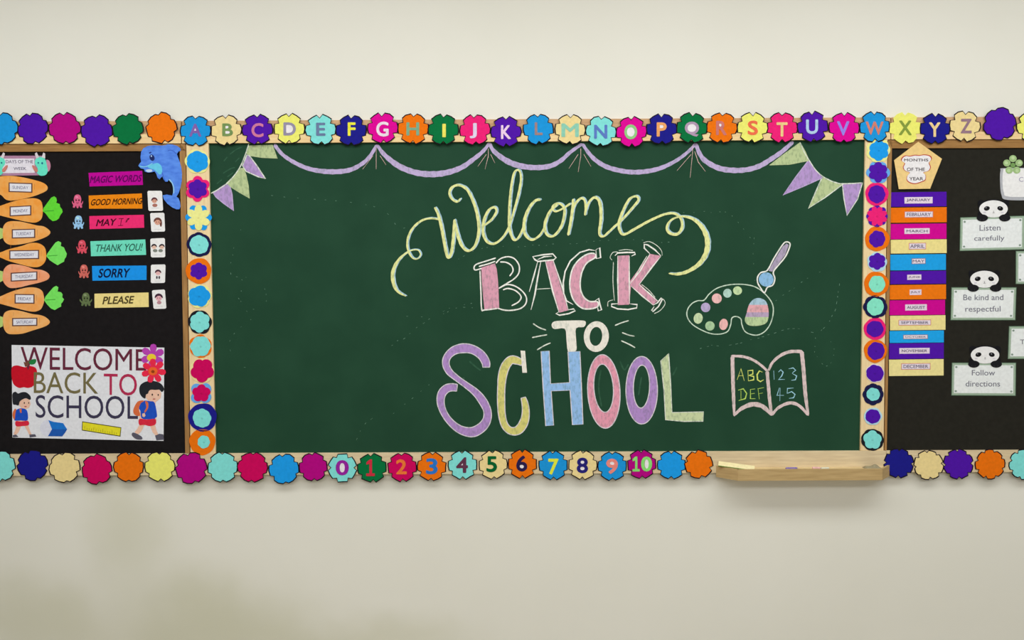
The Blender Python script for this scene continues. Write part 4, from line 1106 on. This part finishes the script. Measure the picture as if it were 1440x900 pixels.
# dolphin
s, x0, y0 = 9.0, 180, 190
DD = D_LIP + 0.0008
dol = thing('paper_dolphin', 'blue coloured paper dolphin leaping over the upper right corner of the left pinboard', 'dolphin cutout', 228, 235, DD)
body = zz([(130, 388), (148, 358), (166, 340), (158, 285), (165, 215), (195, 165), (250, 138), (330, 128), (420, 132), (470, 128), (500, 116), (560, 118), (620, 136), (665, 168), (668, 200), (640, 205), (618, 240), (632, 280), (655, 340), (672, 400), (682, 480), (680, 580), (665, 660), (640, 735), (612, 778),
           (640, 800), (658, 850), (664, 905), (650, 938), (615, 940), (560, 915), (500, 870), (452, 810), (440, 762), (490, 752), (560, 765), (572, 720), (570, 660), (555, 610), (515, 562), (500, 590), (470, 588), (448, 555), (436, 520), (410, 545), (400, 560), (375, 540), (358, 490), (335, 458), (300, 470), (250, 474), (212, 460), (204, 430), (160, 420)], s, x0, y0)
bd = plate(dol, 'body', body, DD, 0.0008, mat('crayon_blue', (88, 136, 226), 0.9, 0.08, 0, 42, (68, 112, 206), (1, 1, 2.2), None, (0.35, 0.7), 4))
plate(bd, 'eye', ell(x0 + 304 / s, y0 + 285 / s, 3.4, 4.6, -20), DD + 0.0004, 0.0002, ink((30, 42, 96)))
plate(bd, 'eye_shine', ell(x0 + 296 / s, y0 + 265 / s, 1.0, 1.3), DD + 0.0006, 0.0002, paper((150, 180, 236)))
plate(bd, 'brow', ell(x0 + 280 / s, y0 + 222 / s, 2.0, 1.1, -20), DD + 0.0004, 0.0002, ink((44, 66, 140)))
plate(bd, 'throat', crom(zz([(250, 400), (320, 365), (380, 355), (425, 400), (430, 470), (405, 500), (370, 475), (335, 440), (290, 425)], s, x0, y0), True, 4), DD + 0.0004, 0.0002, paper((98, 190, 232)), 'light cyan throat')
plate(bd, 'teeth', crom(zz([(222, 445), (265, 432), (305, 440), (300, 462), (250, 468)], s, x0, y0), True, 4), DD + 0.0005, 0.0002, paper((180, 200, 226)), 'pale open mouth')
stroke(bd, 'mouth_line', zz([(145, 392), (200, 402), (255, 388), (310, 355)], s, x0, y0), 1.4, DD + 0.0006, paper((122, 196, 240)))
stroke(bd, 'belly_edge', zz([(520, 560), (560, 610), (578, 670), (578, 740)], s, x0, y0), 1.6, DD + 0.0004, paper((140, 190, 244)))
stroke(bd, 'fin_line', [zz([(500, 200), (540, 190), (580, 205), (612, 240)], s, x0, y0), zz([(430, 470), (450, 530), (470, 580)], s, x0, y0)], 1.0, DD + 0.0004, ink((62, 98, 190)))

# welcome poster
pst = thing('welcome_poster', 'white printed poster reading WELCOME BACK TO SCHOOL low on the left pinboard', 'poster', 123, 552, DP)
plate(pst, 'sheet', [(16.3, 485.1), (231, 488.9), (230, 620), (17.5, 615.4)], DP, 0.0006, paper((214, 216, 224)))
D0, D1_, D2_ = DP + 0.0003, DP + 0.0005, DP + 0.0007
text(pst, 'printed_text', 'WELCOME', [(29, 487.5), (205.5, 491), (205.5, 521.5), (29, 520)], D1_, ink((98, 38, 58)), 0.0, 0.0003, 'maroon printed word WELCOME')
text(pst, 'printed_text', 'BACK', [(47.5, 523), (138, 524), (138, 554), (47.5, 553)], D1_, ink((112, 104, 70)), 0.0, 0.0003, 'olive printed word BACK')
text(pst, 'printed_text', 'TO', [(146, 525), (192.5, 526), (192.5, 556.5), (146, 555.5)], D1_, ink((170, 44, 80)), 0.0, 0.0003, 'crimson printed word TO')
text(pst, 'printed_text', 'SCHOOL', [(50, 555.5), (194, 557), (194, 589.5), (50, 587.5)], D1_, ink((58, 54, 78)), 0.0, 0.0003, 'dark blue printed word SCHOOL')
g6 = lambda pts, x0=0: [(x0 + x / 6, 480 + y / 6) for x, y in pts]
ap = plate(pst, 'apple_picture', crom(g6([(100, 222), (140, 203), (190, 214), (215, 218), (245, 207), (295, 220), (312, 255), (308, 320), (282, 375), (240, 393), (200, 388), (160, 393), (115, 362), (98, 300)]), True, 4), D0, 0.0002, paper((190, 16, 38)), 'red apple')
plate(ap, 'stem', g6([(198, 172), (215, 178), (235, 160), (243, 166), (238, 210), (212, 214)]), D2_, 0.0002, ink((110, 70, 56)))
plate(ap, 'leaf', crom(g6([(243, 178), (265, 155), (300, 150), (305, 168), (292, 190), (262, 196)]), True, 3), D2_, 0.0002, paper((30, 120, 60)))


def child(parts, x0, name, lab):
    o = plate(pst, name, [g6(p, x0) for p in parts['skin']], D1_, 0.0003, paper((226, 182, 160)), lab)
    for k, (nm, pts, rgb, dd) in enumerate(parts['rest']):
        plate(o, nm, crom(g6(pts, x0), True, 3) if len(pts) > 5 else g6(pts, x0), D1_ + dd, 0.0002, ink(rgb))


BLU, RED_, HAIR, BAG, SHOE = (28, 76, 184), (206, 40, 62), (34, 36, 42), (206, 104, 62), (86, 84, 98)
child({'skin': [[(525, 440), (540, 412), (590, 402), (628, 412), (642, 440), (635, 480), (610, 500), (592, 512), (595, 640), (602, 665), (590, 672), (588, 705), (600, 750), (618, 790), (595, 800), (566, 765), (545, 712), (500, 705), (472, 760), (440, 790), (415, 765), (438, 738), (458, 700), (455, 640), (470, 520), (530, 500), (512, 478), (505, 458)]],
       'rest': [('shirt', [(470, 515), (500, 500), (545, 505), (580, 512), (595, 560), (605, 630), (590, 645), (580, 657), (500, 657), (470, 640), (465, 590), (452, 560)], BLU, .0002),
                ('backpack', [(410, 560), (440, 510), (478, 498), (496, 505), (468, 522), (452, 570), (462, 625), (425, 625), (405, 600)], BAG, .0004), ('strap', [(505, 505), (528, 515), (530, 560), (505, 600), (498, 590), (515, 555)], BAG, .0004),
                ('hand', [(480, 610), (500, 605), (508, 628), (495, 640), (480, 632)], (226, 182, 160), .0006),
                ('shorts', [(455, 655), (520, 660), (590, 655), (592, 700), (545, 715), (500, 705), (455, 705)], RED_, .0003),
                ('shoe', [(400, 770), (440, 782), (478, 808), (475, 828), (430, 825), (393, 795)], SHOE, .0003), ('shoe', [(588, 795), (625, 780), (658, 785), (664, 830), (600, 835)], SHOE, .0003),
                ('hair', [(460, 440), (455, 400), (468, 365), (505, 342), (560, 332), (615, 345), (650, 370), (664, 405), (645, 428), (625, 408), (590, 410), (555, 408), (538, 418), (528, 440), (512, 450), (505, 482), (480, 470)], HAIR, .0003),
                ('eye', ell(565, 450, 6, 9, 0, 10), (44, 34, 34), .0003), ('eye', ell(615, 452, 5, 8, 0, 10), (44, 34, 34), .0003), ('mouth', ell(580, 487, 12, 4, 0, 10), (176, 70, 70), .0003)]},
      120, 'boy_picture', 'black haired boy in blue shirt and red shorts walking with a backpack')
child({'skin': [[(165, 510), (190, 488), (225, 482), (250, 495), (258, 530), (245, 560), (215, 572), (215, 640), (235, 700), (258, 768), (268, 788), (246, 788), (228, 752), (205, 712), (178, 716), (155, 770), (132, 792), (114, 782), (130, 745), (140, 700), (150, 600), (182, 562), (160, 540)]],
       'rest': [('shirt', [(130, 585), (170, 565), (215, 572), (232, 600), (232, 665), (175, 668), (120, 665), (125, 615)], BLU, .0002), ('backpack', [(106, 610), (122, 572), (136, 575), (128, 620), (124, 660), (110, 645)], BAG, .0004), ('strap', [(165, 568), (182, 570), (182, 605), (168, 600)], BAG, .0004),
                ('shorts', [(132, 674), (180, 677), (236, 671), (242, 706), (190, 715), (135, 716)], RED_, .0003), ('shoe', [(108, 792), (134, 786), (156, 806), (108, 810)], SHOE, .0003), ('shoe', [(248, 786), (296, 784), (306, 804), (250, 811)], SHOE, .0003),
                ('hair', [(110, 530), (104, 480), (106, 440), (130, 425), (152, 440), (182, 430), (220, 430), (255, 460), (260, 488), (245, 492), (220, 480), (190, 490), (166, 510), (156, 540), (132, 535)], HAIR, .0003),
                ('eye', ell(205, 520, 5, 8, 0, 10), (44, 34, 34), .0003), ('eye', ell(242, 520, 4, 7, 0, 10), (44, 34, 34), .0003), ('mouth', ell(215, 550, 10, 5, 0, 10), (176, 70, 70), .0003)]},
      0, 'girl_picture', 'black haired girl in blue shirt and red shorts walking with a backpack')
er = plate(pst, 'eraser_picture', crom(g6([(340, 715), (370, 672), (415, 665), (430, 740), (408, 800), (365, 790), (343, 755)]), True, 4), D0, 0.0002, paper((206, 208, 222)), 'blue and white eraser')
plate(er, 'blue_sleeve', g6([(408, 665), (455, 680), (532, 690), (566, 742), (550, 770), (525, 802), (405, 800), (438, 742)]), D1_, 0.0002, paper((26, 110, 196)))
plate(er, 'side_face', g6([(438, 742), (566, 742), (550, 770), (525, 802), (405, 800)]), D2_, 0.0002, paper((30, 84, 168)))
rl = plate(pst, 'ruler_picture', [(115.5, 592.5), (170.6, 601), (169.4, 614), (115, 605.3)], D0, 0.0002, ink((70, 66, 24)), 'yellow ruler')
plate(rl, 'yellow_face', [(116.5, 593.8), (169.6, 602), (168.4, 612.7), (116, 604.3)], D1_, 0.0002, paper((216, 208, 40)))
stroke(rl, 'tick_marks', [[(119 + 3.2 * i, 604.2 + 0.155 * 3.2 * i), (119 + 3.2 * i, 604.2 + 0.155 * 3.2 * i - (5 if i % 4 == 0 else 3))] for i in range(15)], 0.8, D2_, ink((80, 74, 24)), smooth=False)


def petals(px, py, n, r0, rl_, rw, rot):
    out = []
    for i in range(n):
        a = rot + 360 / n * i
        for da, q in ((-180 / n * .98, .42), (-180 / n * .8, .72), (-180 / n * .42, .95), (0, 1.0), (180 / n * .42, .95), (180 / n * .8, .72)):
            out.append((px + r0 * q * math.cos(R(a + da)), py + r0 * q * math.sin(R(a + da))))
    return out


pf = plate(pst, 'flower_picture', petals(214.5, 500.5, 6, 17, 0, 0, -85), D2_, 0.0002, paper((172, 62, 168)), 'purple flower with yellow centre')
plate(pf, 'flower_centre', ell(213, 503, 6.5, 5.5, 0, 16), D2_ + .0002, 0.0002, paper((240, 196, 50)))
pf = plate(pst, 'flower_picture', petals(216, 521.5, 7, 17.5, 0, 0, -95), D2_ + .0004, 0.0002, paper((226, 40, 72)), 'red flower with orange centre')
plate(pf, 'flower_centre', ell(215, 522, 6.5, 5.8, 0, 16), D2_ + .0006, 0.0002, paper((232, 96, 40)))
plate(pf, 'flower_eye', ell(215, 522.5, 2.4, 2.2, 0, 12), D2_ + .0008, 0.0002, ink((140, 60, 20)))

# ------------------------------------------------------------------ right pinboard papers
s, x0, y0 = 7.5, 1180, 160
DT = D_LIP + 0.0008
pen = thing('title_sign', 'tan paper pentagon titled MONTHS OF THE YEAR above the month strips', 'sign', 1291, 235, DT)
plate(pen, 'pentagon', zz([(835, 295), (1085, 475), (960, 790), (630, 795), (580, 490)], s, x0, y0), DT, 0.0008, paper((236, 192, 128)))
cl = zz([(668, 455), (700, 438), (745, 443), (800, 432), (850, 436), (900, 428), (960, 440), (980, 475), (952, 515), (968, 560), (950, 600), (892, 622), (915, 650), (912, 700), (870, 722), (800, 742), (740, 728), (712, 700), (715, 660), (742, 622), (690, 600), (672, 560), (690, 520), (652, 490)], s, x0, y0)
cl = crom(cl, True, 3)
c_ = plate(pen, 'red_border', cl, DT + 0.0003, 0.0003, paper((176, 64, 52)))
ccx, ccy = 1180 + 815 / 7.5, 160 + 580 / 7.5
plate(pen, 'white_cloud', [(ccx + (x - ccx) * .94, ccy + (y - ccy) * .94) for x, y in cl], DT + 0.0006, 0.0003, paper((224, 220, 222)))
for tx, bx in (('MONTHS', (685, 473, 940, 503)), ('OF THE', (715, 568, 905, 604)), ('YEAR', (740, 668, 888, 702))):
    text(pen, 'printed_text', tx, tuple(v for p in zz([(bx[0], bx[1]), (bx[2], bx[3])], s, x0, y0) for v in p[:2]), DT + 0.0009, ink((70, 64, 70)), 0.012)

MO = [('JANUARY', PURP, (1252.4, 270, 1331, 290.5), (1272, 277.3, 1311.5, 286.3), 0), ('FEBRUARY', ORG, (1252.2, 291.7, 1331.3, 313), (1272, 297.3, 1312.3, 306.2), 1), ('MARCH', (196, 0, 138), (1252.4, 314.5, 1331, 336.2), (1272, 321.2, 1307.3, 329), 0),
      ('APRIL', (228, 208, 136), (1252.6, 336.8, 1331.3, 356.3), (1278, 341.7, 1302.3, 351), 1), ('MAY', (26, 150, 218), (1252, 357.6, 1330.2, 380), (1282, 363.3, 1301.7, 371.5), 1), ('JUNE', PURP, (1252, 381, 1330.4, 399.3), (1275.8, 386.4, 1295.6, 393.6), 0),
      ('JULY', (228, 112, 10), (1251.2, 400.4, 1330.4, 421), (1279.2, 407.3, 1295.8, 415), 0), ('AUGUST', (192, 0, 136), (1251, 422, 1329, 443), (1273, 428.2, 1303.4, 436.7), 0), ('SEPTEMBER', (228, 208, 140), (1251.6, 443.6, 1329.6, 464.2), (1263.5, 449.8, 1309.3, 457.8), 1),
      ('OCTOBER', (26, 154, 224), (1251, 465, 1327.3, 482), (1270, 470.7, 1305, 477.2), 1), ('NOVEMBER', PURP, (1250.4, 482.6, 1327.2, 504.6), (1264.7, 489.5, 1307.3, 497.5), 0), ('DECEMBER', (230, 210, 144), (1250.2, 505.3, 1327, 528.5), (1267.3, 511, 1308.5, 520), 1)]
MCN = ['purple', 'orange', 'magenta', 'cream', 'blue', 'purple', 'orange', 'magenta', 'cream', 'blue', 'purple', 'cream']
for i, (mth, rgb, bx, lb_, bd_) in enumerate(MO):
    d = DP + (0.0005 if i % 2 else 0)
    th = thing('month_strip', '%s paper strip labelled %s in the column of months' % (MCN[i], mth), 'month strip', 1291, (bx[1] + bx[3]) / 2, d, 'month strips on the right pinboard')
    plate(th, 'strip', [(bx[0], bx[1] + .5), (bx[2], bx[1] - .4), (bx[2], bx[3] - .5), (bx[0], bx[3] + .3)], d, 0.0006, paper(rgb))
    x0_, y0_, x1_, y1_ = lb_
    tg = plate(th, 'name_tag', [(x0_, y0_), (x1_, y0_ - .4), (x1_, y1_ - .4), (x0_, y1_)], d + 0.0003, 0.0003, paper((214, 200, 214)) if not bd_ else ink((196, 122, 110) if mth != 'MAY' and mth != 'OCTOBER' else (112, 110, 140)))
    if bd_:
        plate(tg, 'tag_sheet', [(x0_ + .8, y0_ + .8), (x1_ - .8, y0_ + .4), (x1_ - .8, y1_ - 1.2), (x0_ + .8, y1_ - .8)], d + 0.0005, 0.0002, paper((214, 204, 214)))
    p_ = (x1_ - x0_) * .08
    text(tg, 'printed_text', mth, (x0_ + p_, y0_ + 2.0, x1_ - p_, y1_ - 2.4), d + 0.0008, ink((96, 88, 112)), 0.01)

SG, SGN = (150, 170, 150), (96, 122, 100)


def rule_sign(q, lines, label, panda=None, group='panda signs on the right pinboard'):
    cx, cy = sum(p[0] for p in q) / 4, sum(p[1] for p in q) / 4
    d = DP
    th = thing('rule_sign', label, 'sign', cx, cy, d, group)

    def ins(k):
        (a, b, c, e) = q
        return [(a[0] + k, a[1] + k), (b[0] - k, b[1] + k), (c[0] - k, c[1] - k), (e[0] + k, e[1] - k)]
    plate(th, 'green_border', q, d, 0.0006, paper(SGN))
    plate(th, 'pale_border', ins(0.9), d + 0.0003, 0.0003, paper(SG))
    plate(th, 'sheet', ins(3.6), d + 0.0005, 0.0003, paper((218, 224, 226)))
    for p in ins(6.2):
        plate(th, 'corner_ornament', ell(p[0], p[1], 1.7, 1.5, 0, 8), d + 0.0008, 0.0002, ink((128, 146, 134)))
    for tx, bx in lines:
        text(th, 'printed_text', tx, bx, d + 0.0008, ink((112, 112, 124)), 0.004)
    if panda:
        hx, hy, py_ = panda
        BLKP = ink((22, 22, 26))
        ph = plate(th, 'panda', crom([(hx - 20, hy + 2), (hx - 21.5, hy - 4), (hx - 22, hy - 10), (hx - 18, hy - 13), (hx - 13, hy - 11.5), (hx - 6, hy - 13.2), (hx + 6, hy - 13.2), (hx + 13, hy - 11.5), (hx + 18, hy - 13), (hx + 22, hy - 10), (hx + 21.5, hy - 4), (hx + 20.5, hy + 3), (hx + 22, hy + 9), (hx + 10, hy + 11), (hx - 10, hy + 11), (hx - 22, hy + 9)], True, 3), d + 0.0012, 0.0006, BLKP, 'panda peeking over the sign')
        plate(ph, 'face', ell(hx, hy, 20, 12, 0, 36), d + 0.0016, 0.0004, paper((222, 222, 228)), 'white face')
        for e in (-1, 1):
            plate(ph, 'eye_patch', ell(hx + e * 9.4, hy - 0.6, 4.2, 3.1, e * 16, 18), d + 0.0019, 0.0003, BLKP)
            plate(ph, 'eye_shine', ell(hx + e * 9.8 - .8, hy - 1.6, .8, .7, 0, 8), d + 0.0021, 0.0002, paper((150, 150, 160)))
            plate(ph, 'cheek', ell(hx + e * 12.5, hy + 5, 2.2, 1.0, 0, 10), d + 0.0019, 0.0003, paper((200, 196, 206)))
            pw = plate(ph, 'paw', ell(hx + e * 15.8, py_, 8, 5, 0, 22), d + 0.0019, 0.0005, ink((26, 26, 30)))
            stroke(pw, 'claw_line', [[(hx + e * 15.8 - 3, py_ + 1.5), (hx + e * 15.8 - 2.6, py_ + 4)], [(hx + e * 15.8 + 2, py_ + 1.5), (hx + e * 15.8 + 2.2, py_ + 4)]], .7, d + 0.0022, ink((70, 70, 76)), smooth=False)
        stroke(ph, 'nose', [[(hx - .9, hy + 3.2), (hx + .9, hy + 3.2)], [(hx, hy + 3.2), (hx, hy + 5.4)], [(hx - 1.4, hy + 5.8), (hx, hy + 5.2), (hx + 1.4, hy + 5.8)]], .9, d + 0.0019, ink((90, 84, 90)), smooth=False)


rule_sign([(1350.4, 305.7), (1441, 303.3), (1440.5, 351), (1349.5, 353)], [('Listen', [(1377.5, 316.5), (1407, 315.8), (1407, 324), (1377.5, 324.7)]), ('carefully', [(1370, 331.5), (1412.5, 331), (1412.5, 340.3), (1370, 340.8)])], 'white panda sign reading Listen carefully', (1397.2, 293.7, 306.4))
rule_sign([(1338, 404), (1429.5, 404), (1428, 450.3), (1336.7, 450.3)], [('Be kind and', [(1354.7, 414.3), (1411, 414), (1411, 422), (1354.7, 422.3)]), ('respectful', [(1357.5, 430.5), (1407, 430.2), (1407, 440.5), (1357.5, 440.8)])], 'white panda sign reading Be kind and respectful', (1384.4, 392.7, 405.2))
rule_sign([(1338.7, 510), (1428.9, 510), (1428.3, 556.7), (1337.8, 556.2)], [('Follow', [(1366.7, 520.3), (1399.3, 520.3), (1399.3, 528), (1366.7, 528)]), ('directions', [(1358, 535.6), (1406.3, 535.6), (1406.3, 543.6), (1358, 543.6)])], 'white panda sign reading Follow directions', (1385.3, 499.3, 512))
rule_sign([(1428.6, 352.9), (1519, 352), (1518, 399), (1428.3, 399.5)], [], 'white bordered sign cut by the photo edge between Listen and Be kind signs')
rule_sign([(1419, 458.7), (1509, 458), (1508, 504.5), (1417.2, 504.8)], [('Ta', [(1434.5, 477.5), (1446, 477.5), (1446, 484), (1434.5, 484)])], 'white bordered sign starting Ta at the right photo edge')
# succulent card
sc_ = thing('succulent_card', 'white rounded pot shaped card with a green succulent rosette at the right photo edge', 'card', 1445, 258, DP)
plate(sc_, 'grey_edge', crom([(1407, 240), (1412, 236.5), (1460, 236), (1500, 236), (1506, 241), (1506, 270), (1500, 281), (1460, 281.5), (1416, 281), (1408.5, 274), (1406.5, 258)], True, 5), DP, 0.0006, paper((168, 170, 176)))
plate(sc_, 'sheet', crom([(1411, 240), (1416, 237.5), (1460, 237), (1498, 237), (1502, 242), (1502, 266), (1497, 276), (1460, 276.5), (1418, 276.5), (1411.5, 270), (1409.8, 256)], True, 5), DP + 0.0004, 0.0004, paper((222, 224, 230)))
text(sc_, 'printed_text', 'Cl', (1433, 249, 1441, 255.5), DP + 0.0008, ink((150, 146, 170)))
for i in range(5):
    a = -90 + 72 * i
    lf = plate(sc_, 'succulent_leaf', crom([(1424.5 + (9 * math.cos(R(a)) + 5.2 * math.cos(R(b))) , 232 + (9 * math.sin(R(a)) + 4.9 * math.sin(R(b)))) for b in range(0, 360, 40)], True, 3), DP + 0.001 + i * 0.0001, 0.0004, paper((150, 180, 124)))
    plate(lf, 'leaf_shine', ell(1424.5 + 10 * math.cos(R(a)), 232 + 10 * math.sin(R(a)), 2.6, 2.3, a, 14), DP + 0.0017, 0.0002, paper((176, 200, 150)))
plate(sc_, 'succulent_heart', ell(1424.5, 232.3, 3.6, 3.4, 0, 16), DP + 0.0018, 0.0003, paper((110, 146, 84)))
